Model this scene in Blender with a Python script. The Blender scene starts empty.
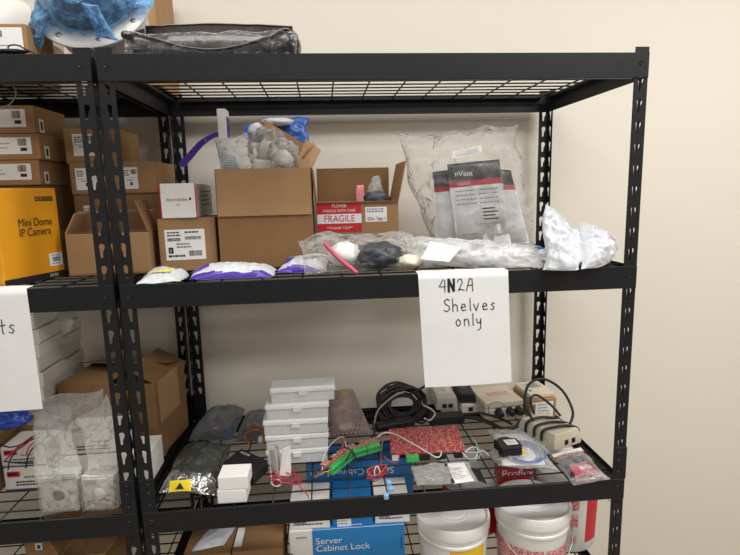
import bpy, bmesh, math, random
from mathutils import Vector, Matrix, noise
S = bpy.context.scene
COL = S.collection
PI = math.pi
RND = random.Random(7)

# ------------------------------------------------------------------ materials
def lin(h):
    h = h.lstrip('#'); o = []
    for i in (0, 2, 4):
        c = int(h[i:i+2], 16) / 255
        o.append(c / 12.92 if c <= .04045 else ((c + .055) / 1.055) ** 2.4)
    return (*o, 1)
MATS = {}
def mat(name, col, rough=.6, metal=0, var=.06, vscale=18, bump=0, bscale=120, coat=0, spec=.5, emit=0):
    if name in MATS: return MATS[name]
    m = bpy.data.materials.new(name); m.use_nodes = True; MATS[name] = m
    n = m.node_tree.nodes; l = m.node_tree.links; b = n['Principled BSDF']
    c = lin(col) if isinstance(col, str) else col
    b.inputs['Roughness'].default_value = rough; b.inputs['Metallic'].default_value = metal
    b.inputs['Coat Weight'].default_value = coat; b.inputs['Specular IOR Level'].default_value = spec
    tc = n.new('ShaderNodeTexCoord')
    nz = n.new('ShaderNodeTexNoise'); nz.inputs['Scale'].default_value = vscale; nz.inputs['Detail'].default_value = 4
    l.new(tc.outputs['Object'], nz.inputs['Vector'])
    r = n.new('ShaderNodeValToRGB'); r.color_ramp.elements[0].position = .3; r.color_ramp.elements[1].position = .7
    r.color_ramp.elements[0].color = tuple(max(0, v * (1 - var)) for v in c[:3]) + (1,)
    r.color_ramp.elements[1].color = tuple(min(1, v * (1 + var)) for v in c[:3]) + (1,)
    l.new(nz.outputs['Fac'], r.inputs['Fac']); l.new(r.outputs['Color'], b.inputs['Base Color'])
    if bump:
        n2 = n.new('ShaderNodeTexNoise'); n2.inputs['Scale'].default_value = bscale; n2.inputs['Detail'].default_value = 3
        l.new(tc.outputs['Object'], n2.inputs['Vector'])
        bp = n.new('ShaderNodeBump'); bp.inputs['Strength'].default_value = bump; bp.inputs['Distance'].default_value = .01
        l.new(n2.outputs['Fac'], bp.inputs['Height']); l.new(bp.outputs['Normal'], b.inputs['Normal'])
    return m
def board(name, col):                       # corrugated cardboard: faint fluting and fibres
    if name in MATS: return MATS[name]
    m = mat(name, col, .85, 0, .07, 9, 0, spec=.2)
    n = m.node_tree.nodes; l = m.node_tree.links; b = n['Principled BSDF']
    tc = n['Texture Coordinate']
    w = n.new('ShaderNodeTexWave'); w.bands_direction = 'X'; w.inputs['Scale'].default_value = 70; w.inputs['Distortion'].default_value = .6
    l.new(tc.outputs['Object'], w.inputs['Vector'])
    bp = n.new('ShaderNodeBump'); bp.inputs['Strength'].default_value = .12; bp.inputs['Distance'].default_value = .003
    l.new(w.outputs['Fac'], bp.inputs['Height']); l.new(bp.outputs['Normal'], b.inputs['Normal'])
    return m
def film(name, col, veil=.18, rough=.12, gl=.35, bscale=40, bump=.5):   # thin clear or tinted plastic film
    if name in MATS: return MATS[name]
    m = bpy.data.materials.new(name); m.use_nodes = True; MATS[name] = m
    n = m.node_tree.nodes; l = m.node_tree.links; n.clear()
    out = n.new('ShaderNodeOutputMaterial')
    tr = n.new('ShaderNodeBsdfTransparent'); df = n.new('ShaderNodeBsdfDiffuse'); gs = n.new('ShaderNodeBsdfGlossy')
    c = lin(col); tr.inputs['Color'].default_value = tuple(.35 + .65 * v for v in c[:3]) + (1,)
    df.inputs['Color'].default_value = c; gs.inputs['Roughness'].default_value = rough
    tc = n.new('ShaderNodeTexCoord'); nz = n.new('ShaderNodeTexNoise'); nz.inputs['Scale'].default_value = bscale
    nz.inputs['Detail'].default_value = 5; nz.inputs['Distortion'].default_value = 1.2
    l.new(tc.outputs['Object'], nz.inputs['Vector'])
    bp = n.new('ShaderNodeBump'); bp.inputs['Strength'].default_value = bump; bp.inputs['Distance'].default_value = .02
    l.new(nz.outputs['Fac'], bp.inputs['Height'])
    l.new(bp.outputs['Normal'], gs.inputs['Normal']); l.new(bp.outputs['Normal'], df.inputs['Normal'])
    fw = n.new('ShaderNodeLayerWeight'); fw.inputs['Blend'].default_value = .5; l.new(bp.outputs['Normal'], fw.inputs['Normal'])
    pw = n.new('ShaderNodeMath'); pw.operation = 'POWER'; pw.inputs[1].default_value = 2.2; l.new(fw.outputs['Facing'], pw.inputs[0])
    ad = n.new('ShaderNodeMath'); ad.operation = 'MULTIPLY_ADD'; ad.use_clamp = True; ad.inputs[1].default_value = .55; ad.inputs[2].default_value = veil; l.new(pw.outputs[0], ad.inputs[0])
    m1 = n.new('ShaderNodeMixShader'); l.new(ad.outputs[0], m1.inputs['Fac'])
    l.new(tr.outputs[0], m1.inputs[1]); l.new(df.outputs[0], m1.inputs[2])
    lw = n.new('ShaderNodeLayerWeight'); lw.inputs['Blend'].default_value = gl * .6
    l.new(bp.outputs['Normal'], lw.inputs['Normal'])
    m2 = n.new('ShaderNodeMixShader'); l.new(lw.outputs['Fresnel'], m2.inputs['Fac'])
    l.new(m1.outputs[0], m2.inputs[1]); l.new(gs.outputs[0], m2.inputs[2]); l.new(m2.outputs[0], out.inputs['Surface'])
    return m
def speckle(name, base, spots, scale=160, lo=.5, hi=.56, rough=.5):     # two-colour blotches (circuit traces, mottled print)
    if name in MATS: return MATS[name]
    m = mat(name, base, rough); n = m.node_tree.nodes; l = m.node_tree.links
    r = [x for x in n if x.type == 'VALTORGB'][0]; z = [x for x in n if x.type == 'TEX_NOISE'][0]
    z.inputs['Scale'].default_value = scale; z.inputs['Detail'].default_value = 2
    r.color_ramp.elements[0].position = lo; r.color_ramp.elements[1].position = hi
    r.color_ramp.elements[0].color = lin(base); r.color_ramp.elements[1].color = lin(spots)
    return m

BLACK = mat('black_powder_coat', '#141518', .45, .0, .18, 30, .08, 400, spec=.35)
WIRE = mat('black_wire', '#131416', .4, .2, .1)
KRAFT = board('kraft_board', '#9d7b57'); KRAFT2 = board('kraft_board_dark', '#896847'); KRAFT3 = board('kraft_board_pale', '#ab8863')
KIN = board('kraft_inside', '#9f7d58')
TAPE = mat('packing_tape', '#b08c60', .25, 0, .05)
PAPER = mat('white_paper', '#e2e2e2', .8, 0, .015, 8)
LABEL = mat('label_paper', '#e9e8e6', .6, 0, .02)
INK = mat('ink', '#1d1d20', .6, 0, 0)
GREYINK = mat('grey_ink', '#77777c', .6, 0, 0)
WHITE = mat('white_card', '#eceae8', .5, 0, .02)
WPLAS = mat('white_plastic', '#e6e5e2', .35, 0, .02)
RED = mat('red_print', '#c4202c', .45, 0, .05)
CRIM = mat('crimson_print', '#b51f36', .4, 0, .05)
YEL = mat('yellow_card', '#e0991c', .4, 0, .03)
YEL2 = mat('yellow_label', '#f2d817', .5, 0, .02)
BLUE = mat('blue_card', '#1e7fc4', .4, 0, .04); BLUE2 = mat('blue_card_deep', '#1c76ba', .4, 0, .04)
PURP = mat('purple_plastic', '#4b2a9e', .35, 0, .08)
BLKP = mat('black_plastic', '#17171a', .45, 0, .1)
BLKR = mat('black_rubber', '#141416', .5, 0, .1)
GREY = mat('grey_plastic', '#b9b4aa', .45, 0, .03); BEIGE = mat('beige_plastic', '#c9c0ae', .5, 0, .03)
LGREY = mat('light_grey_plastic', '#cfcac2', .45, 0, .03)
DARK = mat('port_black', '#0a0a0b', .5, 0, 0)
GREEN = mat('terminal_green', '#43b85f', .4, 0, .05); GREEN2 = mat('terminal_green_dark', '#2c8a46', .5, 0, .05)
STEEL = mat('bare_steel', '#a9a9ab', .3, .9, .05)
CLEAR = film('clear_film', '#fafafa', .06, .14, .3)
CLEAR2 = film('milky_film', '#fafaf8', .16, .16, .3)
FROST = film('frosted_plastic', '#f4f5f6', .7, .3, .3, 10, .1)
MILK = film('white_film', '#fafafa', .36, .2, .3)
GREYF = film('grey_film', '#9a9ca0', .3, .12, .35)
BLUEF = film('blue_film', '#8ec7f6', .26, .12, .4, 30, .8)
WBAG = mat('white_poly', '#c9ccd1', .38, 0, .06, 25, .5, 45)
STATIC = mat('static_shield', '#6a706c', .25, .7, .25, 30, .35, 50)
SILVER = mat('static_silver', '#b8b8b6', .2, .9, .2, 40, .5, 80)

# ------------------------------------------------------------------ mesh builder
class MB:
    def __init__(s): s.v = []; s.f = []; s.m = []; s.mats = []
    def mi(s, m):
        if m not in s.mats: s.mats.append(m)
        return s.mats.index(m)
    def add(s, vs, fs, m, M=None):
        o = len(s.v); k = s.mi(m)
        s.v += [tuple(M @ Vector(p)) if M else tuple(p) for p in vs]
        for f in fs: s.f.append([i + o for i in f]); s.m.append(k)
        return s
    def addbm(s, bm, m, M=None):
        bm.verts.index_update()
        s.add([v.co.copy() for v in bm.verts], [[v.index for v in f.verts] for f in bm.faces], m, M); bm.free(); return s
    def box(s, x0, x1, y0, y1, z0, z1, m, M=None, bev=0, seg=1):
        bm = bmesh.new(); bmesh.ops.create_cube(bm, size=1)
        for v in bm.verts: v.co = ((x0 + x1) / 2 + v.co.x * (x1 - x0), (y0 + y1) / 2 + v.co.y * (y1 - y0), (z0 + z1) / 2 + v.co.z * (z1 - z0))
        if bev: bmesh.ops.bevel(bm, geom=bm.edges[:], offset=bev, segments=seg, affect='EDGES', profile=.5)
        return s.addbm(bm, m, M)
    def prism(s, pts, z0, z1, m, M=None, bev=0, taper=None):
        bm = bmesh.new(); n = len(pts); t = taper or pts
        a = [bm.verts.new((p[0], p[1], z0)) for p in pts]; b = [bm.verts.new((p[0], p[1], z1)) for p in t]
        bm.faces.new(a[::-1]); bm.faces.new(b)
        for i in range(n): bm.faces.new((a[i], a[(i + 1) % n], b[(i + 1) % n], b[i]))
        bmesh.ops.recalc_face_normals(bm, faces=bm.faces[:])
        if bev: bmesh.ops.bevel(bm, geom=bm.edges[:], offset=bev, segments=2, affect='EDGES', profile=.5)
        return s.addbm(bm, m, M)
    def poly(s, pts, m, M=None): return s.add(pts, [list(range(len(pts)))], m, M)
    def tube(s, pts, r, m, n=8, closed=False, sub=6, cap=True, M=None):
        P = [Vector(p) for p in pts]; Q = []
        k = len(P)
        if sub > 1 and k > 2:
            for i in range(k if closed else k - 1):
                g = (lambda j: P[j % k]) if closed else (lambda j: P[max(0, min(k - 1, j))])
                a, b, c, d = g(i - 1), g(i), g(i + 1), g(i + 2)
                for q in range(sub):
                    t = q / sub
                    Q.append(.5 * ((2 * b) + (c - a) * t + (2 * a - 5 * b + 4 * c - d) * t * t + (3 * b - a - 3 * c + d) * t ** 3))
            if not closed: Q.append(P[-1])
        else: Q = P
        N = len(Q); vs = []; fs = []; up = Vector((.13, .21, .97)); nrm = None
        for i in range(N):
            a = Q[i - 1] if (i or closed) else Q[i]; b = Q[(i + 1) % N] if (i < N - 1 or closed) else Q[i]
            t = (b - a).normalized() if (b - a).length > 1e-9 else Vector((0, 0, 1))
            if nrm is None: nrm = t.orthogonal().normalized()
            nrm = (nrm - t * nrm.dot(t))
            nrm = nrm.normalized() if nrm.length > 1e-6 else t.orthogonal().normalized()
            bn = t.cross(nrm)
            for j in range(n):
                an = 2 * PI * j / n; vs.append(Q[i] + (nrm * math.cos(an) + bn * math.sin(an)) * r)
        for i in range(N if closed else N - 1):
            for j in range(n):
                fs.append((i * n + j, i * n + (j + 1) % n, ((i + 1) % N) * n + (j + 1) % n, ((i + 1) % N) * n + j))
        if cap and not closed: fs.append(tuple(range(n))[::-1]); fs.append(tuple((N - 1) * n + j for j in range(n)))
        return s.add(vs, fs, m, M)
    def lathe(s, prof, m, n=40, M=None, a0=0, a1=2 * PI):
        full = abs(a1 - a0 - 2 * PI) < 1e-6; vs = []; fs = []; k = len(prof); c = n if full else n + 1
        for i in range(c):
            a = a0 + (a1 - a0) * i / n
            for (r, z) in prof: vs.append((r * math.cos(a), r * math.sin(a), z))
        for i in range(n):
            for j in range(k - 1):
                p, q = i * k, ((i + 1) % c) * k
                fs.append((p + j, q + j, q + j + 1, p + j + 1))
        return s.add(vs, fs, m, M)
    def text(s, body, o, ux, uy, size, m, align='LEFT', off=.0006, sx=1.0):
        cu = bpy.data.curves.new('t', 'FONT'); cu.body = body; cu.size = size; cu.align_x = align; cu.space_line = .85
        ob = bpy.data.objects.new('t', cu); COL.objects.link(ob)
        dg = bpy.context.evaluated_depsgraph_get(); me = bpy.data.meshes.new_from_object(ob.evaluated_get(dg))
        o, ux, uy = Vector(o), Vector(ux).normalized(), Vector(uy).normalized(); nn = ux.cross(uy)
        s.add([o + ux * v.co.x * sx + uy * v.co.y + nn * off for v in me.vertices], [list(p.vertices) for p in me.polygons], m)
        bpy.data.objects.remove(ob); bpy.data.curves.remove(cu); bpy.data.meshes.remove(me); return s
    def ribbon(s, pts, w, m):               # flat pen stroke on mapped 3D points [(point, normal)]
        for (a, na), (b, nb) in zip(pts, pts[1:]):
            a, b = Vector(a), Vector(b); d = (b - a)
            if d.length < 1e-7: continue
            t = d.normalized(); sd = t.cross(Vector(na)).normalized() * w / 2; e = t * w * .3
            s.add([a - sd - e, b - sd + e, b + sd + e, a + sd - e], [(0, 1, 2, 3)], m)
        return s
    def pillow(s, c00, c10, c11, c01, up, dn, m, nu=28, nv=28, seed=0, amp=.004, freq=30, p=2.5, floor=None, edge=.006, mfn=None):
        c00, c10, c11, c01 = map(Vector, (c00, c10, c11, c01)); n = (c10 - c00).cross(c01 - c00).normalized()
        U = (c10 - c00).normalized(); V = (c01 - c00).normalized(); off = Vector((seed * 3.7, seed * 1.3, seed * 7.1))
        top = []; bot = []; vs = []; fs = []
        def rg(q): return 1 - 2 * abs(noise.noise(q)) + .55 * (1 - 2 * abs(noise.noise(q * 2.3))) - .4
        for j in range(nv + 1):
            for i in range(nu + 1):
                a, b = i / nu, j / nv
                q = c00 * (1 - a) * (1 - b) + c10 * a * (1 - b) + c11 * a * b + c01 * (1 - a) * b
                w = (1 - abs(2 * a - 1) ** p) * (1 - abs(2 * b - 1) ** p); w = max(0, w) ** .55
                o = q * freq + off
                e = (1 - w) * edge
                q = q + U * noise.noise(o * .5 + Vector((9, 0, 0))) * e + V * noise.noise(o * .5 + Vector((0, 9, 0))) * e
                cr = n * amp * noise.noise(o * .6)
                big = 1 + .35 * noise.noise(o * .25)
                t = q + cr + n * (up * w * big + amp * w * rg(o)); u = q + cr - n * (dn * w * big + amp * w * rg(o + Vector((5, 5, 5))))
                if floor is not None:
                    t.z = max(t.z, floor + .0006); u.z = max(u.z, floor)
                top.append(t); bot.append(u)
        K = (nu + 1) * (nv + 1); vs = top + bot
        for j in range(nv):
            for i in range(nu):
                a = j * (nu + 1) + i; f = (a, a + 1, a + nu + 2, a + nu + 1)
                fs.append(f); fs.append(tuple(K + x for x in f[::-1]))
        ring = [i for i in range(nu + 1)] + [j * (nu + 1) + nu for j in range(1, nv + 1)] + [nv * (nu + 1) + i for i in range(nu - 1, -1, -1)] + [j * (nu + 1) for j in range(nv - 1, 0, -1)]
        for a, b in zip(ring, ring[1:] + ring[:1]): fs.append((b, a, K + a, K + b))
        s.add(vs, fs, m)
        if mfn:
            k0 = len(s.m) - len(fs)
            for j in range(nv):
                for i in range(nu):
                    mm = mfn((i + .5) / nu, (j + .5) / nv)
                    if mm is not None: k = s.mi(mm); s.m[k0 + 2 * (j * nu + i)] = k; s.m[k0 + 2 * (j * nu + i) + 1] = k
        return s
    def blob(s, c, r, m, seed=0, amp=.25, freq=2.2, sub=4, floor=None, M=None):
        bm = bmesh.new(); bmesh.ops.create_icosphere(bm, subdivisions=sub, radius=1); off = Vector((seed * 5.1, seed * 2.3, seed * 9.7))
        c = Vector(c)
        for v in bm.verts:
            d = v.co.normalized(); o = d * freq + off
            k = 1 + amp * (1 - 2 * abs(noise.noise(o))) + amp * .5 * (1 - 2 * abs(noise.noise(o * 2.3))) + amp * .25 * noise.noise(o * 5)
            q = Vector((d.x * r[0] * k, d.y * r[1] * k, d.z * r[2] * k))
            if M: q = M @ q
            q += c
            if floor is not None: q.z = max(q.z, floor)
            v.co = q
        return s.addbm(bm, m)
    def build(s, name, parent=None, smooth=False, world=False, loc=None, rz=0):
        me = bpy.data.meshes.new(name)
        vs = s.v
        if parent is not None and world:
            T = Matrix.Translation(parent.location) @ Matrix.Rotation(parent.rotation_euler.z, 4, 'Z'); T.invert(); vs = [tuple(T @ Vector(p)) for p in vs]
        elif loc is not None and world:
            T = Matrix.Translation(loc) @ Matrix.Rotation(rz, 4, 'Z'); T.invert(); vs = [tuple(T @ Vector(p)) for p in vs]
        me.from_pydata(vs, [], s.f); me.update()
        for m in s.mats: me.materials.append(m)
        me.polygons.foreach_set('material_index', s.m)
        if smooth: me.polygons.foreach_set('use_smooth', [True] * len(me.polygons))
        o = bpy.data.objects.new(name, me); COL.objects.link(o)
        if smooth == 'auto':
            try: me.set_sharp_from_angle(angle=math.radians(35))
            except Exception: pass
        if parent is not None: o.parent = parent
        elif loc is not None: o.location = loc; o.rotation_euler.z = rz
        return o
    def one(s, name, label, cat, group=None, smooth=False, kind=None):   # a thing that is one mesh, vertices in world space
        xs, ys, zs = zip(*s.v)
        o = s.build(name, None, smooth, True, Vector(((min(xs) + max(xs)) / 2, (min(ys) + max(ys)) / 2, min(zs))))
        return tag(o, label, cat, group, kind)
    def part(s, name, parent, smooth=False, label=None, world=False):
        o = s.build(name, parent, smooth, False if not world else True) if not world else s.buildw(name, parent, smooth)
        if label: o['label'] = label
        return o
    def buildw(s, name, parent, smooth=False):
        T = Matrix.Identity(4); q = parent
        while q is not None: T = Matrix.Translation(q.location) @ Matrix.Rotation(q.rotation_euler.z, 4, 'Z') @ T; q = q.parent
        T.invert()
        s.v = [tuple(T @ Vector(p)) for p in s.v]; return s.build(name, parent, smooth)
def tag(o, label=None, cat=None, group=None, kind=None):
    if label: o['label'] = label
    if cat: o['category'] = cat
    if group: o['group'] = group
    if kind: o['kind'] = kind
    return o
def thing(name, label, cat, loc, rz=0, group=None):
    o = bpy.data.objects.new(name, None); COL.objects.link(o); o.empty_display_size = .05
    o.location = loc; o.rotation_euler.z = rz; return tag(o, label, cat, group)
def struct(mb, name, loc=(0, 0, 0)): return tag(mb.build(name), kind='structure')
X, Y, Zv = Vector((1, 0, 0)), Vector((0, 1, 0)), Vector((0, 0, 1))

# ------------------------------------------------------------------ cartons
class Carton:
    """front-left / front-right base corners, depth, height; local frame: x along the front, y back, z up"""
    def __init__(s, name, label, cat, p0, p1, d, z0, h, m=KRAFT, group=None, opened=False, tape=True, wall=.004, inner=None, bev=.0025):
        p0, p1 = Vector((p0[0], p0[1])), Vector((p1[0], p1[1])); c = (p0 + p1) / 2; e = p1 - p0
        s.w = e.length; s.d = d; s.h = h; s.m = m
        s.t = thing(name, label, cat, (c.x, c.y, z0), math.atan2(e.y, e.x), group); w = s.w / 2
        b = MB()
        if not opened:
            b.box(-w, w, 0, d, 0, h, m, bev=bev, seg=2)
            b.part('body', s.t)
            if tape:
                MB().box(-w - .0004, w + .0004, d / 2 - .024, d / 2 + .024, h - .0002, h + .0004, TAPE).box(w + .0001, w + .0005, d / 2 - .024, d / 2 + .024, h - .05, h + .0003, TAPE).part('tape', s.t)
        else:
            i = inner or m
            b.box(-w, w, 0, d, 0, wall, m); b.box(-w, w, 0, wall, 0, h, m, bev=.001); b.box(-w, w, d - wall, d, 0, h, m, bev=.001)
            b.box(-w, -w + wall, wall, d - wall, 0, h, m); b.box(w - wall, w, wall, d - wall, 0, h, m)
            b.part('body', s.t)
    def flap(s, side, length, ang, m=None, inset=.002, label=None, curl=0):
        """hinged at the top edge; ang 0 = standing up, 90 = flat outward, 180 = folded down outside, negative = inward"""
        w = s.w / 2; a = math.radians(ang); m = m or s.m; th = .0035
        half = (w if side in ('front', 'back') else s.d / 2) - inset
        b = MB(); b.box(-half, half, -th / 2, th / 2, 0, length, m, bev=.001)
        R = Matrix.Rotation(a, 4, 'X')   # tips towards -y
        if side == 'front': T = Matrix.Translation((0, 0.0, s.h)) @ R
        elif side == 'back': T = Matrix.Translation((0, s.d, s.h)) @ Matrix.Rotation(PI, 4, 'Z') @ R
        elif side == 'left': T = Matrix.Translation((-w, s.d / 2, s.h)) @ Matrix.Rotation(-PI / 2, 4, 'Z') @ R
        else: T = Matrix.Translation((w, s.d / 2, s.h)) @ Matrix.Rotation(PI / 2, 4, 'Z') @ R
        b.v = [tuple(T @ Vector(p)) for p in b.v]
        return b.part('flap', s.t, label=label)
    def plate(s, name, x0, x1, z0, z1, m=LABEL, face='front', draw=None, label=None):
        """a stuck-on label; coordinates from the face's lower-left corner; draw(b, P, ux, uy, w, h) prints on it"""
        w = s.w / 2; e = .0007
        if face == 'front': o, ux, uy = Vector((-w, -e, 0)), X, Zv
        elif face == 'right': o, ux, uy = Vector((w + e, 0, 0)), Y, Zv
        elif face == 'left': o, ux, uy = Vector((-w - e, s.d, 0)), -Y, Zv
        else: o, ux, uy = Vector((-w, 0, s.h + e)), X, Y
        b = MB(); P = lambda a, c: o + ux * a + uy * c
        if m: b.poly([P(x0, z0), P(x1, z0), P(x1, z1), P(x0, z1)], m)
        n = ux.cross(uy) * .0004
        if draw: draw(b, lambda a, c: P(x0 + a, z0 + c) + n, ux, uy, x1 - x0, z1 - z0)
        return b.part(name, s.t, label=label)
def rect(b, P, a0, c0, a1, c1, m): b.poly([P(a0, c0), P(a1, c0), P(a1, c1), P(a0, c1)], m)
def bars(b, P, a0, c0, a1, c1, seed=1, m=INK):
    r = random.Random(seed); x = a0
    while x < a1:
        w = r.choice((.0008, .0012, .0018)); rect(b, P, x, c0, min(x + w, a1), c1, m); x += w + r.choice((.0008, .0012))
def lines(b, P, a0, c0, a1, n, pitch, hgt, seed=1, m=GREYINK):
    r = random.Random(seed)
    for k in range(n):
        x = a0; c = c0 - k * pitch; end = a1 - r.random() * .3 * (a1 - a0)
        while x < end:
            w = r.uniform(.003, .009); rect(b, P, x, c, min(x + w, end), c + hgt, m); x += w + .0016
def ship_label(seed=1):
    def d(b, P, ux, uy, w, h):
        lines(b, P, w * .06, h * .88, w * .4, 2, h * .09, h * .045, seed, INK)
        bars(b, P, w * .06, h * .62, w * .38, h * .73, seed); bars(b, P, w * .5, h * .66, w * .9, h * .77, seed + 1)
        lines(b, P, w * .5, h * .88, w * .92, 1, h * .09, h * .05, seed + 2, INK)
        lines(b, P, w * .28, h * .5, w * .7, 2, h * .1, h * .05, seed + 3)
        rect(b, P, w * .07, h * .22, w * .19, h * .42, INK); rect(b, P, w * .1, h * .26, w * .14, h * .36, LABEL)
        bars(b, P, w * .58, h * .12, w * .9, h * .3, seed + 4); lines(b, P, w * .06, h * .1, w * .5, 1, .1, h * .07, seed + 5, INK)
    return d
def small_label(seed=1):
    def d(b, P, ux, uy, w, h):
        lines(b, P, w * .08, h * .82, w * .45, 3, h * .1, h * .05, seed, INK); bars(b, P, w * .55, h * .68, w * .93, h * .9, seed)
        rect(b, P, w * .0, h * .5, w, h * .515, GREYINK); rect(b, P, w * .46, h * .16, w * .62, h * .32, INK); lines(b, P, w * .25, h * .38, w * .85, 1, .1, h * .05, seed + 2)
    return d

# ------------------------------------------------------------------ heights of the shelves (beam top edges) and decks
S0, S1, S2, S3 = 1.83, 1.3373, .7766, .45
D0, D1, D2, D3 = 1.8285, 1.335, .7745, .448
W, D, BH, PW = 1.22, .545, .055, .033
OFF = -1.2325                                # the left unit stands this far along the wall

FZ = -.2                                     # floor level
# ------------------------------------------------------------------ the room
wallm = mat('wall_paint', '#e1dacd', .75, 0, .015, 1.2, .05, 350)
b = MB(); b.box(-3.2, 4.2, .6, .7, FZ, 2.95, wallm); struct(b, 'wall_back')
b = MB(); b.box(-3.3, -3.2, -4.5, .7, FZ, 2.95, wallm); struct(b, 'wall_left')
b = MB(); b.box(4.2, 4.3, -4.5, .7, FZ, 2.95, wallm); struct(b, 'wall_right')
b = MB(); b.box(-3.3, 4.3, -4.5, .7, FZ - .06, FZ, mat('floor_tile', '#a59c8e', .45, 0, .08, 3)); struct(b, 'floor')
b = MB(); b.box(-3.3, 4.3, -4.5, .7, 2.95, 3.0, mat('ceiling_board', '#e9e6df', .9, 0, .02, 60)); struct(b, 'ceiling')
b = MB(); b.box(-3.2, 4.2, .588, .6, FZ, FZ + .1, mat('vinyl_base', '#3a3835', .5)); struct(b, 'baseboard_back')

# ------------------------------------------------------------------ shelving units
PITCH = .0495
KEY = []
for k in range(9): a = math.radians(-25 + 230 * k / 8); KEY.append((.0066 * math.cos(a), .0075 + .0066 * math.sin(a)))
KEY += [(-.0045, .0005), (-.0018, -.004), (-.0005, -.0165), (.0022, -.0185), (.0048, -.0165), (.0052, -.004)]
def cell(mb, z, sg, put, m, t=.0016):
    """one pitch of a post flange with its teardrop hole; put(a, z, d) maps flange coords to space"""
    hw, hz = PW / 2, PITCH / 2
    hole = [(sg * x, y) for x, y in KEY]
    if sg < 0: hole = hole[::-1]
    def outer(x, y):
        k = min(hw / abs(x) if abs(x) > 1e-9 else 9e9, hz / abs(y) if abs(y) > 1e-9 else 9e9); return (x * k, y * k)
    pts = [(math.atan2(y, x), (x, y)) for x, y in hole]
    for cx in (-hw, hw):
        for cz in (-hz, hz):
            an = math.atan2(cz, cx)
            pts2 = sorted(pts); i = 0
            ang = [p[0] for p in pts2]
            j = next((q for q in range(len(ang)) if ang[q] > an), 0); p, q = pts2[j - 1], pts2[j]
            da = (q[0] - p[0]) % (2 * PI); f = ((an - p[0]) % (2 * PI)) / da
            pts.append((an, (p[1][0] * (1 - f) + q[1][0] * f, p[1][1] * (1 - f) + q[1][1] * f)))
    pts.sort(); n = len(pts); vs = []; fs = []
    for d in (0, t):
        for an, (x, y) in pts: vs.append(put(x, z + y, d))
        for an, (x, y) in pts:
            ox, oz = outer(math.cos(an), math.sin(an)); vs.append(put(ox, z + oz, d))
    for i in range(n):
        j = (i + 1) % n
        fs.append((i, j, n + j, n + i)); fs.append((2 * n + j, 2 * n + i, 3 * n + i, 3 * n + j)); fs.append((j, i, 2 * n + i, 2 * n + j))
    mb.add(vs, fs, m)
def make_post(cx, cy, sx, sy):
    b = MB(); top = S0 + .013; k = 0; zc = S0 - .0165
    t = .0016
    fx = lambda a, z, d: (cx + sx * (PW / 2 + a), cy + sy * d, z)
    fy = lambda a, z, d: (cx + sx * d, cy + sy * (PW / 2 + a), z)
    while zc - PITCH / 2 > FZ + .02:
        cell(b, zc, 1, fx, BLACK); cell(b, zc, 1, fy, BLACK); zc -= PITCH
    zb = zc + PITCH / 2; za = S0 - .0165 + PITCH / 2
    for (z0, z1) in ((FZ, zb), (za, top)):
        b.box(min(cx, cx + sx * PW), max(cx, cx + sx * PW), min(cy, cy + sy * t), max(cy, cy + sy * t), z0, z1, BLACK)
        b.box(min(cx, cx + sx * t), max(cx, cx + sx * t), min(cy, cy + sy * PW), max(cy, cy + sy * PW), z0, z1, BLACK)
    return b
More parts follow.
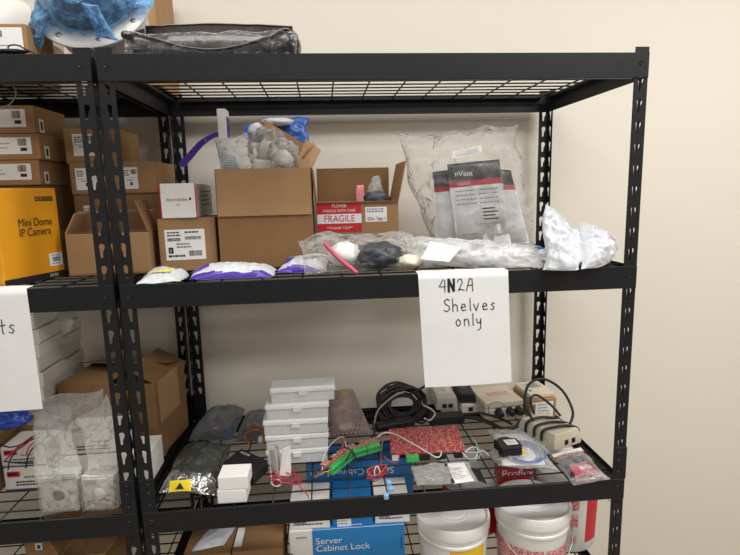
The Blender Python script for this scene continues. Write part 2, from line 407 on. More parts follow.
def make_unit(x0, label):
    t = thing('shelving_unit', label, 'shelving', (x0, 0, FZ), 0, 'black steel shelving units')
    for cx, sx in ((0, 1), (W, -1)):
        for cy, sy in ((0, 1), (D, -1)):
            pb = make_post(cx, cy, sx, sy)
            if sy < 0 and ((sx > 0) == (x0 == 0)): pb.v = [(v[0] + .007, v[1], v[2]) for v in pb.v]      # this pair of rear posts stands a touch to the right
            p = pb.part('post', t)
            q = MB(); e = .0022                                   # sleeve that joins the two halves of the post
            xa, xb = sorted((cx - sx * e, cx + sx * (PW + .001))); ya, yb = sorted((cy - sy * e, cy))
            q.box(xa, xb, ya, yb, S2, S2 + .088, BLACK, bev=.0006)
            xa, xb = sorted((cx - sx * e, cx)); ya, yb = sorted((cy - sy * e, cy + sy * PW))
            q.box(xa, xb, ya, yb, S2, S2 + .088, BLACK, bev=.0006)
            for z in (S2 + .018, S2 + .05, S2 + .072):
                q.lathe([(0, .0016), (.003, .0012), (.0042, 0)], WIRE, 10, Matrix.Translation((cx + sx * .019, cy - sy * e, z)) @ Matrix.Rotation(PI / 2 * (1 if sy > 0 else -1), 4, 'X'))
            q.part('splice_plate', p)
    for lv, s in enumerate((S0, S1, S2, S3)):
        for front in (True, False):
            b = MB(); y = 0 if front else D; g = 1 if front else -1
            ys = sorted((y - g * .0026, y - g * .0002)); b.box(0, W, ys[0], ys[1], s - BH, s, BLACK, bev=.0006)
            ys = sorted((y + g * .0018, y + g * .012)); b.box(PW + .001, W - PW - .001, ys[0], ys[1], s - BH, s - BH + .002, BLACK)
            ys = sorted((y - g * .0024, y + g * .024)); b.box(PW + .001, W - PW - .001, ys[0], ys[1], s - .0145, s - .012, BLACK)
            for x in (.019, W - .019):
                M = Matrix.Translation((x, y - g * .0027, s - .0235)) @ Matrix.Rotation(PI / 2 * g, 4, 'X')
                b.lathe([(0, .0004), (.0028, .0004), (.0046, .0016), (.0056, 0)], BLACK, 12, M); b.lathe([(0, .0006), (.0026, .0006)], DARK, 10, M)
            b.part('beam', t)
        for xx, g in ((0, 1), (W, -1)):
            b = MB(); xs = sorted((xx + g * .0018, xx + g * .0042)); b.box(xs[0], xs[1], .002, D - .002, s - BH, s - .001, BLACK, bev=.0006)
            xs = sorted((xx + g * .0042, xx + g * .024)); b.box(xs[0], xs[1], .026, D - .026, s - .0145, s - .012, BLACK)
            b.part('side_rail', t)
        b = MB(); o = {0: .029, 1: .02, 2: .008, 3: .02}[lv]
        yk = [o + .048 * k for k in range(12) if .006 < o + .048 * k < D - .006]
        for k in range(13):
            x = .0205 + .0965 * k; b.tube([(x, .004, s - .0095), (x, D - .004, s - .0095)], .0022, WIRE, 6, sub=1)
        for y in yk: b.tube([(.006, y, s - .0055), (W - .006, y, s - .0055)], .0022, WIRE, 6, sub=1)
        b.part('wire_deck', t, smooth=True)
    for o in list(t.children):            # geometry above is written in room heights
        o.location.z = -FZ
    return t
make_unit(0, 'black steel shelving unit filling the middle, its front page reading Shelves only')
make_unit(OFF, 'black steel shelving unit cut off at the left edge, holding the yellow carton')

# ------------------------------------------------------------------ handwritten pages
G = {'4': [[(.42, 1), (.08, .42), (.62, .42)], [(.55, .95), (.52, 0)]], 'N': [[(.05, 0), (.08, 1), (.45, .05), (.5, 1)]],
 '2': [[(.05, .75), (.15, .95), (.38, .97), (.45, .72), (.1, .05), (.25, .18), (.58, .08)]], 'A': [[(0, 0), (.3, 1), (.5, .95), (.52, 0)], [(.1, .45), (.5, .48)]],
 'S': [[(.5, .88), (.3, 1), (.1, .85), (.15, .62), (.42, .45), (.48, .2), (.25, .02), (.02, .12)]],
 'h': [[(.08, 1), (.06, 0)], [(.06, .38), (.25, .56), (.4, .45), (.42, 0)]], 'e': [[(.05, .3), (.4, .34), (.34, .54), (.16, .54), (.05, .28), (.16, .03), (.44, .1)]],
 'l': [[(.12, 1), (.1, .1), (.16, 0)]], 'v': [[(.02, .52), (.2, 0), (.42, .55)]], 's': [[(.36, .5), (.2, .56), (.1, .42), (.32, .2), (.22, .02), (.02, .08)]],
 'o': [[(.22, .55), (.05, .4), (.06, .12), (.22, 0), (.38, .15), (.38, .42), (.22, .55)]], 'n': [[(.06, .55), (.06, 0)], [(.06, .4), (.25, .57), (.4, .45), (.42, 0)]],
 'y': [[(.04, .55), (.1, .2), (.3, .2), (.4, .55)], [(.4, .55), (.34, -.25), (.1, -.42)]], 't': [[(.18, .9), (.16, .05), (.25, 0)], [(.0, .5), (.36, .56)]]}
def page(name, label, x0, x1, ztop, h, lines_, curl, seed):
    n = 18; w = x1 - x0
    def P(a, c, off=0):                   # a across, c down from the fold
        bow = .004 * math.sin(a / w * PI) * min(1, c / h * 2) + curl * max(0, c / h - .55) ** 2 * (1.2 - a / w)
        rip = .0012 * noise.noise(Vector((a * 25 + seed, c * 18, 0)))
        return Vector((x0 + a + .05 * c * (1.0 if seed == 1 else .1), -.0045 - bow - abs(rip) - off, ztop - c))
    b = MB(); vs = []; fs = []
    for j in range(n + 1):
        for i in range(n + 1): vs.append(P(w * i / n, h * j / n))
    fs = [(j * (n + 1) + i, (j + 1) * (n + 1) + i, (j + 1) * (n + 1) + i + 1, j * (n + 1) + i + 1) for j in range(n) for i in range(n)]
    k = len(vs)
    for i in range(n + 1): vs.append((x0 + w * i / n, .03 + .003 * math.sin(i), ztop + .0015))
    fs += [(k + i, i, i + 1, k + i + 1) for i in range(n)]
    vs += [Vector(v) + (Vector((0, .0003, 0)) if q < k else Vector((0, 0, -.0003))) for q, v in enumerate(vs)]; kk = len(vs) // 2
    fs += [tuple(q + kk for q in f[::-1]) for f in fs]
    b.add(vs, fs, PAPER)
    for (txt, a, c, sz, pen) in lines_:
        for ch in txt:
            if ch == ' ': a += sz * .45; continue
            for st in G[ch]:
                dense = []
                for p, q in zip(st, st[1:]):
                    for k2 in range(4): dense.append((p[0] + (q[0] - p[0]) * k2 / 4, p[1] + (q[1] - p[1]) * k2 / 4))
                dense.append(st[-1])
                b.ribbon([(P(a + x * sz, c - y * sz, .0006), -Y) for x, y in dense], pen * (2.6 if ch == 'N' else 1), INK)
            a += sz * {'l': .36, 'N': .72, '4': .78, '2': .74, 't': .5}.get(ch, .66)
    return b.one(name, label, 'sign', 'handwritten pages hung on the shelf fronts', smooth=True)
page('handwritten_page', 'white sheet hung on the shelf front, handwritten 4N2A Shelves only', .679, .896, S1 + .0012, .279,
     [('4N2A', .046, .046, .030, .0022), ('Shelves', .056, .094, .031, .0023), ('only', .083, .13, .030, .0023)], .02, 1)
page('handwritten_page', 'white sheet cut off by the left frame edge, only a handwritten ts showing', -.412, -.196, S1 + .0012, .281,
     [('ts', .149, .1, .036, .0022)], .004, 2)

# ------------------------------------------------------------------ light and camera
def area(name, loc, sx, sy, power, col=(1, .987, .97), rot=(0, 0, 0)):
    l = bpy.data.lights.new(name, 'AREA'); l.shape = 'RECTANGLE'; l.size = sx; l.size_y = sy; l.energy = power; l.color = col
    o = bpy.data.objects.new(name, l); COL.objects.link(o); o.location = loc; o.rotation_euler = rot; return o
for lx, ly, pw in ((2.0, -.95, 51), (.2, -.55, 21), (-1.6, -.9, 16), (.5, -3.0, 26), (2.7, -3.0, 24), (-1.7, -3.0, 8)): area('ceiling_panel', (lx, ly, 2.93), 1.2, .6, pw)
w = bpy.data.worlds.new('room_air'); S.world = w; w.use_nodes = True
w.node_tree.nodes['Background'].inputs[0].default_value = (1, .98, .96, 1); w.node_tree.nodes['Background'].inputs[1].default_value = .3
cam = bpy.data.cameras.new('camera'); co = bpy.data.objects.new('camera', cam); COL.objects.link(co); S.camera = co
co.location = (.4625, -1.2213, 1.5355); co.rotation_euler = (math.radians(80.620), math.radians(1.3584), math.radians(-5.0776))
cam.sensor_width = 36; cam.lens = 531.185 / 740 * 36; cam.clip_start = .02
S.view_settings.view_transform = 'Standard'; S.view_settings.look = 'None'; S.view_settings.gamma = 1; S.view_settings.exposure = 0
S.view_settings.use_curve_mapping = False

# ================================================================== MIDDLE SHELF, middle unit
# two cartons with labels at the left
c = Carton('carton', 'brown carton with a large white barcode label, carrying the small white carton', 'box', (.034, .2), (.178, .217), .16, D1, .139, KRAFT, tape=False)
c.plate('shipping_label', .016, .116, .03, .11, draw=ship_label(3))
c = Carton('small_carton', 'small white carton with red edges standing on the labelled brown carton', 'box', (.046, .198), (.138, .203), .26, D1 + .1395, .089, WHITE, tape=False)
def kit(b, P, ux, uy, w, h):
    b.text('dormakaba', P(w * .18, h * .5), ux, uy, .0115, GREYINK); rect(b, P, w * .8, h * .51, w * .85, h * .59, INK); b.text('KIT', P(w * .44, h * .36), ux, uy, .007, GREYINK)
c.plate('printed_front', 0, c.w, 0, c.h, None, draw=kit)
for x in (0, c.w - .0035): c.plate('red_edge', x, x + .0035, -.0003, c.h + .0003, CRIM)
c.plate('side_panel', .002, c.d - .002, .002, c.h - .002, GREY, 'right', draw=lambda b, P, ux, uy, w, h: (lines(b, P, .06, h * .75, w * .9, 4, h * .14, h * .04, 4, INK), rect(b, P, .012, h * .5, .022, h * .6, INK)))

# tall open carton full of bagged parts
c = Carton('open_carton', 'tall brown open carton overflowing with plastic bags', 'box', (.188, .2), (.435, .2), .26, D1, .262, KRAFT2, opened=True)
BOXA = c
c.flap('front', .122, 178, KRAFT3)
f = MB(); f.box(-.0017, .0017, -.11, .11, 0, .12, KRAFT2, bev=.001)
f.v = [tuple(Matrix.Translation((c.w / 2 + .002, .13, c.h)) @ Matrix.Rotation(math.radians(176), 4, 'Y') @ Vector(p)) for p in f.v]; f.part('flap', c.t)
# what sticks out of it
t = thing('tall_slim_carton', 'tall slim white carton with an orange foot sticking out of the open carton', 'box', (.2045, .2625, D1 + .14), 0)
b = MB(); b.box(-.0115, .0115, 0, .05, .0, .281, WHITE, bev=.0012); b.part('body', t)
MB().box(-.0118, .0118, -.0004, .0504, .115, .148, mat('orange_print', '#e2612a', .4), bev=.0008).part('orange_band', t)
MB().box(.0115, .0119, .004, .047, .16, .262, PURP).part('purple_panel', t)
b = MB()
q = [((0.1910, 0.3300, 1.7010), .005), ((0.1660, 0.3300, 1.6930), .006), ((0.1500, 0.3300, 1.6850), .007), ((0.1320, 0.3300, 1.6730), .008), ((0.1150, 0.3300, 1.6560), .0085), ((0.0970, 0.3300, 1.6370), .009), ((0.0790, 0.3300, 1.6200), .0095), ((0.0720, 0.3300, 1.6150), .007)]
vs = []; fs = []
for i, (p, r) in enumerate(q):
    p = Vector(p); a = Vector(q[max(0, i - 1)][0]); d = Vector(q[min(len(q) - 1, i + 1)][0]); tt = (d - a).normalized(); nn = Vector((-tt.z, 0, tt.x)).normalized()
    for sy in (-.002, .002):
        vs += [p + nn * r + Y * sy, p - nn * r + Y * sy]
n = len(q)
for i in range(n - 1):
    o, e = i * 4, i * 4 + 4
    fs += [(o, o + 1, e + 1, e), (o + 2, e + 2, e + 3, o + 3), (o, e, e + 2, o + 2), (o + 1, o + 3, e + 3, e + 1)]
fs += [(0, 2, 3, 1), (n * 4 - 4, n * 4 - 3, n * 4 - 1, n * 4 - 2)]
b.add(vs, fs, PURP)
p = Vector((0.1460, 0.3270, 1.6820)); b.lathe([(0, -.0012), (.0028, -.0012), (.0034, 0)], LABEL, 12, Matrix.Translation(p) @ Matrix.Rotation(PI / 2, 4, 'X'))
b.one('purple_handle', 'curved purple plastic handle with a hole, poking out left of the slim carton', 'handle')
# bag with a striped insert
t = thing('poly_bag', 'clear bag with a blue printed slip leaning at the left in the open carton', 'bag', (.25, .25, 1.5), 0)
b = MB(); b.pillow((0.2020, 0.2300, 1.5910), (0.2640, 0.2300, 1.5920), (0.2380, 0.2700, 1.6810), (0.1840, 0.2700, 1.6690), .003, .003, LABEL, 12, 12, 4, .002)
b.buildw('printed_slip', t, True)
b = MB(); a0, a1, a2, a3 = [Vector(v) for v in ((0.2030, 0.2250, 1.5960), (0.2600, 0.2250, 1.5970), (0.2330, 0.2650, 1.6730), (0.1880, 0.2650, 1.6630))]
for k in range(16):
    s0 = (k + .2) / 16; s1 = (k + .65) / 16; L = a0.lerp(a3, s0); R_ = a1.lerp(a2, s0); L2 = a0.lerp(a3, s1); R2 = a1.lerp(a2, s1)
    b.poly([L.lerp(R_, .12), L.lerp(R_, .8), L2.lerp(R2, .78), L2.lerp(R2, .12)], mat('slip_blue_dark', '#53699b', .6, 0, 0))
b.buildw('slip_print', t, False)
b = MB(); b.pillow((0.2090, 0.2200, 1.5880), (0.2960, 0.2200, 1.5860), (0.2690, 0.2800, 1.6970), (0.1780, 0.2800, 1.6770), .012, .008, CLEAR2, 26, 26, 5, .006, 40, edge=.009); b.buildw('film', t, True)
for nm, lb, ct, rr, sd, mm in (('poly_bag', 'crumpled clear bag with grey parts in the middle of the open carton', (0.3210, 0.2700, 1.6480), (.042, .036, .046), 1, CLEAR2),
                            ('poly_bag', 'clear bag with white foam pieces at the right in the open carton', (0.3610, 0.2500, 1.6250), (.035, .04, .04), 2, CLEAR2)):
    t = thing(nm, lb, 'bag', ct, 0, 'poly bags in the tall open carton')
    b = MB(); b.blob((0, 0, 0), rr, mm, sd, .28, 2.6, 4); b.part('film', t, True)
    b = MB(); b.blob((.0, -.005, -.01), tuple(.62 * v for v in rr), mat('foam_white', '#d8d6d2', .7) if sd == 2 else mat('grey_parts', '#d4d3d0', .5), sd + 4, .3, 2, 3); b.part('contents', t, True)
t = thing('foam_piece', 'white foam block with a red dot at the front rim of the open carton', 'foam', (0.3130, 0.2220, 1.6040), 0)
MB().box(-.03, .03, 0, .03, -.02, .016, mat('foam_white', '#d8d6d2', .7), Matrix.Rotation(.12, 4, 'Y'), .006, 2).part('body', t, True)
MB().blob((.045, .005, .0), (.011, .006, .006), CRIM, 3, .2, 2, 2).part('red_dot', t, True)
# inner carton, tilted and open
t = thing('tilted_carton', 'small tilted open carton with a printed flap, standing inside the tall open carton', 'box', (0.3750, 0.3000, 1.5900), 0)
b = MB()
def slab(b, pts, th, m):
    pts = [Vector(p) for p in pts]; n = (pts[1] - pts[0]).cross(pts[2] - pts[0]).normalized() * th
    k = len(pts); b.add(pts + [p + n for p in pts], [tuple(range(k))[::-1], tuple(range(k, 2 * k))] + [(i, (i + 1) % k, k + (i + 1) % k, k + i) for i in range(k)], m)
slab(b, [(0.3070, 0.3400, 1.7330), (0.2950, 0.3400, 1.6090), (0.4010, 0.3400, 1.5790), (0.4190, 0.3400, 1.6630)], -.004, KIN)
slab(b, [(0.3070, 0.3400, 1.7330), (0.4190, 0.3400, 1.6630), (0.4290, 0.3800, 1.6540), (0.3140, 0.3800, 1.7290)], .004, KRAFT)
slab(b, [(0.3750, 0.3100, 1.5950), (0.4050, 0.3100, 1.5950), (0.4310, 0.3450, 1.6820), (0.4040, 0.3450, 1.6550)], -.003, KIN)
b.buildw('body', t, False)
b = MB(); slab(b, [(0.3900, 0.2400, 1.5950), (0.4350, 0.2400, 1.5940), (0.4630, 0.2700, 1.6460), (0.4240, 0.2700, 1.6750)], -.004, KRAFT3); fo = b.buildw('flap', t, False); fo['label'] = 'pale flap with dark print'
b = MB(); o = Vector((0.4160, 0.2520, 1.6190)); b.text('INTREZ.LC', o + Vector((0, -.004, 0)), Vector((0.4450, 0.2620, 1.6530)) - Vector((0.4170, 0.2520, 1.6190)), Vector((0.4150, 0.2520, 1.6350)) - Vector((0.4300, 0.2520, 1.6210)), .0115, INK); b.buildw('printed_text', fo, False); 
b.v = []
ob = fo.children[0] if fo.children else None
slot = MB(); slot.poly([(0.3420, 0.3360, 1.6990), (0.3720, 0.3360, 1.6810), (0.3720, 0.3360, 1.6770), (0.3420, 0.3360, 1.6950)], DARK); slot.buildw('hand_slot', t, False)
b = MB(); b.pillow((0.2470, 0.4000, 1.6870), (0.4250, 0.4000, 1.6560), (0.4320, 0.4200, 1.7500), (0.2500, 0.4200, 1.7410), .012, .008, mat('blue_pouch', '#2b57a6', .3, 0, .1, 20, .3, 40), 28, 20, 8, .008, 34, edge=.02)
o = b.one('blue_pouch', 'shiny blue pouch behind the other bags in the tall open carton', 'bag', smooth=True)
b = MB(); b.blob((0.3410, 0.3750, 1.7340), (.036, .02, .009), WBAG, 6, .3, 2.5, 3); b.blob((0.2830, 0.3750, 1.7100), (.02, .012, .018), WBAG, 9, .3, 2.5, 3)
b.one('white_wrap', 'crumpled white wrap lying on the blue pouch', 'bag', smooth=True)

# carton with the FRAGILE sticker
c = Carton('open_carton', 'open brown carton with a red FRAGILE sticker on its front', 'box', (.4445, .3), (.678, .3), .2, D1, .167, KRAFT, opened=True, inner=KIN)
c.flap('back', .103, -3, KRAFT2); c.flap('right', .115, 12, KRAFT); c.flap('front', .006, 90, KRAFT2)
def fragile(b, P, ux, uy, w, h):
    rect(b, P, 0, h * .3, w, h * .62, LABEL)
    b.text('PLEASE', P(w / 2, h * .85), ux, uy, .0135, LABEL, 'CENTER'); b.text('HANDLE WITH CARE', P(w / 2, h * .69), ux, uy, .0108, LABEL, 'CENTER', sx=.9)
    b.text('FRAGILE', P(w / 2, h * .36), ux, uy, .0265, RED, 'CENTER', sx=.9); b.text('**THANK YOU**', P(w / 2, h * .1), ux, uy, .0108, LABEL, 'CENTER', sx=.9)
c.plate('fragile_sticker', .001, .127, .083, .166, RED, draw=fragile)
c.plate('small_label', .138, .2, .11, .152, LABEL, draw=lambda b, P, ux, uy, w, h: (lines(b, P, w * .06, h * .82, w * .9, 2, h * .16, h * .08, 3), b.text('G2x 7pp-1', P(w * .08, h * .12), ux, uy, h * .3, INK)))
t = thing('zip_bag', 'clear pointed bag with small dark parts sticking out of the FRAGILE carton', 'bag', (0.6230, 0.3600, 1.4960), 0)
b = MB(); b.pillow((0.5810, 0.3600, 1.4830), (0.6670, 0.3600, 1.4800), (0.6270, 0.3800, 1.5750), (0.6090, 0.3800, 1.5730), .018, .014, CLEAR2, 22, 22, 12, .006, 40, edge=.009); b.buildw('film', t, True)
b = MB(); b.blob((0.6230, 0.3550, 1.5110), (.028, .012, .016), mat('dark_parts', '#4b5058', .5), 4, .4, 3, 3); b.buildw('contents', t, True)
b = MB(); b.pillow((0.5650, 0.3900, 1.4880), (0.5920, 0.3900, 1.4870), (0.5890, 0.4000, 1.5530), (0.5680, 0.4000, 1.5510), .004, .004, mat('pink_film', '#d77f86', .3), 10, 12, 3, .003)
b.one('pink_bag', 'small pink bag behind the clear pointed one in the FRAGILE carton', 'bag', smooth=True)

# tall clear bag with white packets
t = thing('large_poly_bag', 'large clear bag standing upright, packed with white packets with black tops', 'bag', (.93, .33, D1), 0)
def packet(pl, pr, tr, tl, seed, front, n):
    b = MB(); P4 = [Vector(v) for v in (pl, pr, tr, tl)]
    b.pillow(*P4, .012, .012, mat('packet_white', '#eceef0', .4, 0, .04, 25, .3, 50), 22, 30, seed, .003, 22, 4, edge=.004, mfn=lambda a, c: mat('packet_black', '#232326', .3) if c > .8 else (CRIM if c > .735 else None))
    o = b.buildw('packet', t, True); o['label'] = 'white packet with black and red top'
    b = MB(); nn = (P4[1] - P4[0]).cross(P4[3] - P4[0]).normalized()
    def q(a, c, off): e = .0125 * max(0, (1 - abs(2 * a - 1) ** 4) * (1 - abs(2 * c - 1) ** 4)) ** .55 + .004; return P4[0].lerp(P4[1], a).lerp(P4[3].lerp(P4[2], a), c) + nn * (e + off)
    def patch(a0, a1, c0, c1, m, off=0, k=10):
        vs = [q(a0 + (a1 - a0) * i / k, c0 + (c1 - c0) * j / k, off) for j in range(k + 1) for i in range(k + 1)]
        b.add(vs, [(j * (k + 1) + i, j * (k + 1) + i + 1, (j + 1) * (k + 1) + i + 1, (j + 1) * (k + 1) + i) for j in range(k) for i in range(k)], m)
    if front:
        ux = (P4[1] - P4[0]).normalized(); uy = (P4[3] - P4[0]).normalized(); w = (P4[1] - P4[0]).length; h = (P4[3] - P4[0]).length
        b.text('nVent', q(.1, .86, .003), ux, uy, .022, LABEL); b.text('CADDY', q(.12, .755, .003), ux, uy, .0115, LABEL)
        r = random.Random(n)
        for cc in (.68, .63, .58, .53):
            for a0 in (.08, .5):
                x = a0
                while x < a0 + .34: ww = r.uniform(.02, .07); patch(x, min(x + ww, a0 + .36), cc, cc + .012, GREYINK, .001, 2); x += ww + .02
        patch(.48, .97, .3, .5, LABEL, .0012, 4)
        for k in range(4): patch(.52, .75 + .05 * (k % 2), .46 - .04 * k, .475 - .04 * k, INK, .002, 2)
        patch(.1, .4, .18, .185, GREYINK, .001, 2)
    (b.buildw('print', o, False) if front else None)
packet((0.8050, 0.3700, 1.3580), (0.9270, 0.3700, 1.3540), (0.8850, 0.3700, 1.5930), (0.7940, 0.3700, 1.5830), 21, False, 1)
packet((0.9330, 0.3700, 1.3540), (1.0980, 0.3700, 1.3610), (1.0330, 0.3700, 1.5840), (0.9370, 0.3700, 1.5920), 22, False, 2)
packet((0.8570, 0.3300, 1.3520), (1.0260, 0.3300, 1.3550), (0.9830, 0.3350, 1.6160), (0.8280, 0.3350, 1.6010), 23, True, 3)
b = MB(); b.pillow((0.8490, 0.3500, 1.6190), (0.9330, 0.3500, 1.6380), (0.9300, 0.3500, 1.6580), (0.8490, 0.3500, 1.6390), .002, .002, LABEL, 8, 6, 3, .001); b.buildw('slip', t, True)
b = MB(); b.pillow((0.7850, 0.3500, 1.3520), (1.0990, 0.3500, 1.3540), (1.0450, 0.3600, 1.7170), (0.7000, 0.3600, 1.6790), .05, .035, CLEAR, 44, 44, 31, .012, 22, 3, D1 + .0005, .03); b.buildw('film', t, True)

# flat packages along the front edge
t = thing('parts_pouch', 'flat white plastic pouch with yellow print at the left front of the shelf', 'bag', (0.0870, 0.0090, 1.3370), 0)
A = [Vector(v) for v in ((0.0360, -0.0120, 1.3380), (0.1350, 0.0190, 1.3380), (0.1320, 0.1100, 1.3750), (0.0410, 0.1100, 1.3740))]; A[2].z = A[3].z = S1 + .004
b = MB(); b.pillow(*A, .02, .002, WBAG, 30, 24, 41, .006, 40, 2.2, S1 + .0005, .01); b.buildw('body', t, True)
b = MB(); b.pillow(*[A[0].lerp(A[2], .5) + (v - A[0].lerp(A[2], .5)) * .45 + Vector((0, -.002, .021)) for v in A], .004, .001, mat('pale_yellow', '#d9d277', .5, 0, .3, 60), 14, 10, 5, .003); b.buildw('yellow_print', t, True)
def flatpack(name, label, A, seed, th):
    t = thing(name, label, 'bag', A[0], 0, 'flat white and purple packages on the middle shelf')
    b = MB(); b.pillow(*A, th, .002, WBAG, 40, 30, seed, .004, 40, 2.0, S1 + .0005, .006, mfn=lambda a, c: PURP if c < .1 + .05 * math.sin(a * 7 + seed) or (a < .22 and .3 < c < .8) else None); b.buildw('body', t, True)
    return t
A = [Vector(v) for v in ((0.1480, 0.0300, 1.3380), (0.3370, 0.0290, 1.3380), (0.3390, 0.1300, 1.3680), (0.1320, 0.1300, 1.3730))]; A[2].z = A[3].z = S1 + .006
flatpack('flat_package', 'flat white package with purple edges in front of the tall open carton', A, 51, .03)
A = [Vector(v) for v in ((0.3390, 0.0910, 1.3380), (0.4620, 0.0770, 1.3380), (0.4770, 0.1700, 1.3820), (0.3730, 0.1700, 1.3910))]; A[2].z = A[3].z = S1 + .03
flatpack('flat_package', 'white package with purple edges half under the bag with the pink seal', A, 61, .02)
# clear bag with the pink seal
t = thing('zip_bag', 'clear bag with a pink seal and a dark cable inside, before the FRAGILE carton', 'bag', (0.5470, 0.0630, 1.3370), 0)
b = MB(); b.blob((0.5940, 0.1000, 1.3710), (.055, .05, .03), mat('charcoal_cable', '#3d4046', .45, 0, .15, 30), 5, .22, 2.2, 4, S1 + .004); b.buildw('contents', t, True)
b = MB(); b.blob((0.5130, 0.1000, 1.3780), (.035, .04, .028), WPLAS, 6, .2, 2, 3, S1 + .004); b.buildw('white_part', t, True); b = MB(); b.blob((0.6710, 0.0900, 1.3570), (.03, .04, .014), mat('cream_part', '#ded6c0', .5), 7, .2, 2, 3, S1 + .004); b.buildw('cream_part', t, True)
b = MB(); b.pillow((0.4140, 0.0410, 1.3380), (0.7010, 0.0780, 1.3390), (0.7080, 0.2000, 1.4140), (0.4020, 0.1400, 1.4240), .035, .002, CLEAR, 44, 36, 71, .011, 26, 2.4, S1 + .0005, .025); b.buildw('film', t, True)
b = MB(); b.tube([(0.4640, 0.0500, 1.4120), (0.4830, 0.0400, 1.3890), (0.5050, 0.0300, 1.3680), (0.5260, 0.0200, 1.3520), (0.5370, 0.0090, 1.3430)], .0052, mat('pink_seal', '#c4526d', .4), 8); b.buildw('pink_seal', t, True)
# clear bag with a blank card at the right front
t = thing('poly_bag', 'clear crinkled bag with a blank white card, above the handwritten page', 'bag', (0.7900, 0.0350, 1.3370), 0)
b = MB(); b.pillow((0.6930, 0.0300, 1.3710), (0.7620, 0.0250, 1.3590), (0.8010, 0.0600, 1.3910), (0.7240, 0.0600, 1.4080), .002, .002, LABEL, 10, 10, 3, .002); b.buildw('card', t, True)
b = MB(); b.pillow((0.6950, 0.0870, 1.3380), (0.9820, 0.0140, 1.3380), (1.0510, 0.1500, 1.3760), (0.6610, 0.1600, 1.4090), .032, .002, MILK, 54, 40, 81, .014, 26, 2.4, S1 + .0005, .022); b.buildw('film', t, True)
b = MB(); b.blob((0.9080, 0.0900, 1.3660), (.075, .03, .014), WBAG, 12, .3, 2.2, 4, S1 + .003); b.buildw('white_part', t, True); b = MB(); b.blob((1.0070, 0.0900, 1.3730), (.012, .01, .008), BLUE2, 12, .3, 2.2, 2); b.buildw('blue_part', t, True)
# crumpled white bags
t = thing('crumpled_bag', 'crumpled white plastic bag with a tall corner, nearest the right rear post', 'bag', (1.07, .1, D1), 0, 'crumpled white bags at the shelf end')
b = MB(); b.pillow((0.9780, -0.0180, 1.3380), (1.0570, -0.0380, 1.3380), (1.1270, 0.1200, 1.4130), (1.0240, 0.1200, 1.4910), .03, .02, WBAG, 60, 60, 91, .016, 25, 2.2, S1 + .0005, .02); b.buildw('body', t, True)
b = MB(); b.blob((1.0530, 0.0600, 1.3520), (.045, .04, .022), WBAG, 14, .45, 2.2, 4, S1 + .0005); b.buildw('fold', t, True)
b = MB(); b.pillow((1.0290, 0.0300, 1.3490), (1.1220, 0.0300, 1.3460), (1.1470, 0.1200, 1.4020), (1.0770, 0.1200, 1.4300), .02, .01, WBAG, 40, 40, 97, .016, 30, 2.2, S1 + .0005, .02); b.buildw('fold', t, True)
t = thing('crumpled_bag', 'crumpled white plastic bag with blue print at the right end of the shelf', 'bag', (1.16, .06, D1), 0, 'crumpled white bags at the shelf end')
b = MB(); b.pillow((1.0710, -0.0250, 1.3380), (1.1560, 0.0040, 1.3380), (1.2010, 0.0500, 1.3810), (1.1110, 0.0900, 1.4420), .024, .01, WBAG, 60, 60, 95, .014, 27, 2.2, S1 + .0005, .02); b.buildw('body', t, True)
b = MB(); b.blob((1.1200, 0.0200, 1.3740), (.007, .005, .011), mat('slip_blue_ink', '#7387ad', .6), 15, .3, 2, 2); b.buildw('blue_print', t, True)

# ================================================================== MIDDLE SHELF, left unit and the cartons that bridge both units
c = Carton('carton', 'brown labelled carton on top of the pile behind the posts', 'box', (-.222, .31), (-.082, .31), .17, D1 + .291, .09, KRAFT, 'bridging cartons behind the posts', tape=False)
c.plate('label', .022, .084, .018, .076, draw=small_label(11))
c = Carton('carton', 'wide brown carton with two white labels, second from the pile top behind the posts', 'box', (-.212, .3), (.011, .3), .2, D1 + .2062, .085, KRAFT, 'bridging cartons behind the posts', tape=False)
c.plate('label', .014, .068, .012, .07, draw=small_label(12)); c.plate('label', .138, .176, .012, .07, draw=small_label(13))
c = Carton('carton', 'brown carton with a narrow upright label, under the carton with two labels', 'box', (-.212, .305), (.019, .305), .2, D1 + .1122, .0932, KRAFT2, 'bridging cartons behind the posts', tape=False)
c.plate('label', .024, .042, .01, .064, draw=small_label(14))
Carton('carton', 'plain brown carton at the bottom of the pile behind the posts', 'box', (-.225, .31), (.006, .31), .2, S1 + .0005, .1095, KRAFT2, 'bridging cartons behind the posts', tape=False)
c = Carton('open_carton', 'low open brown carton with raised flaps, just behind the two front posts', 'box', (-.181, .165), (.0175, .175), .11, S1 + .0005, .105, KRAFT, opened=True)
c.flap('left', .058, -28, KRAFT3); c.flap('right', .085, -18, KRAFT2); c.flap('back', .06, -25, KRAFT3)
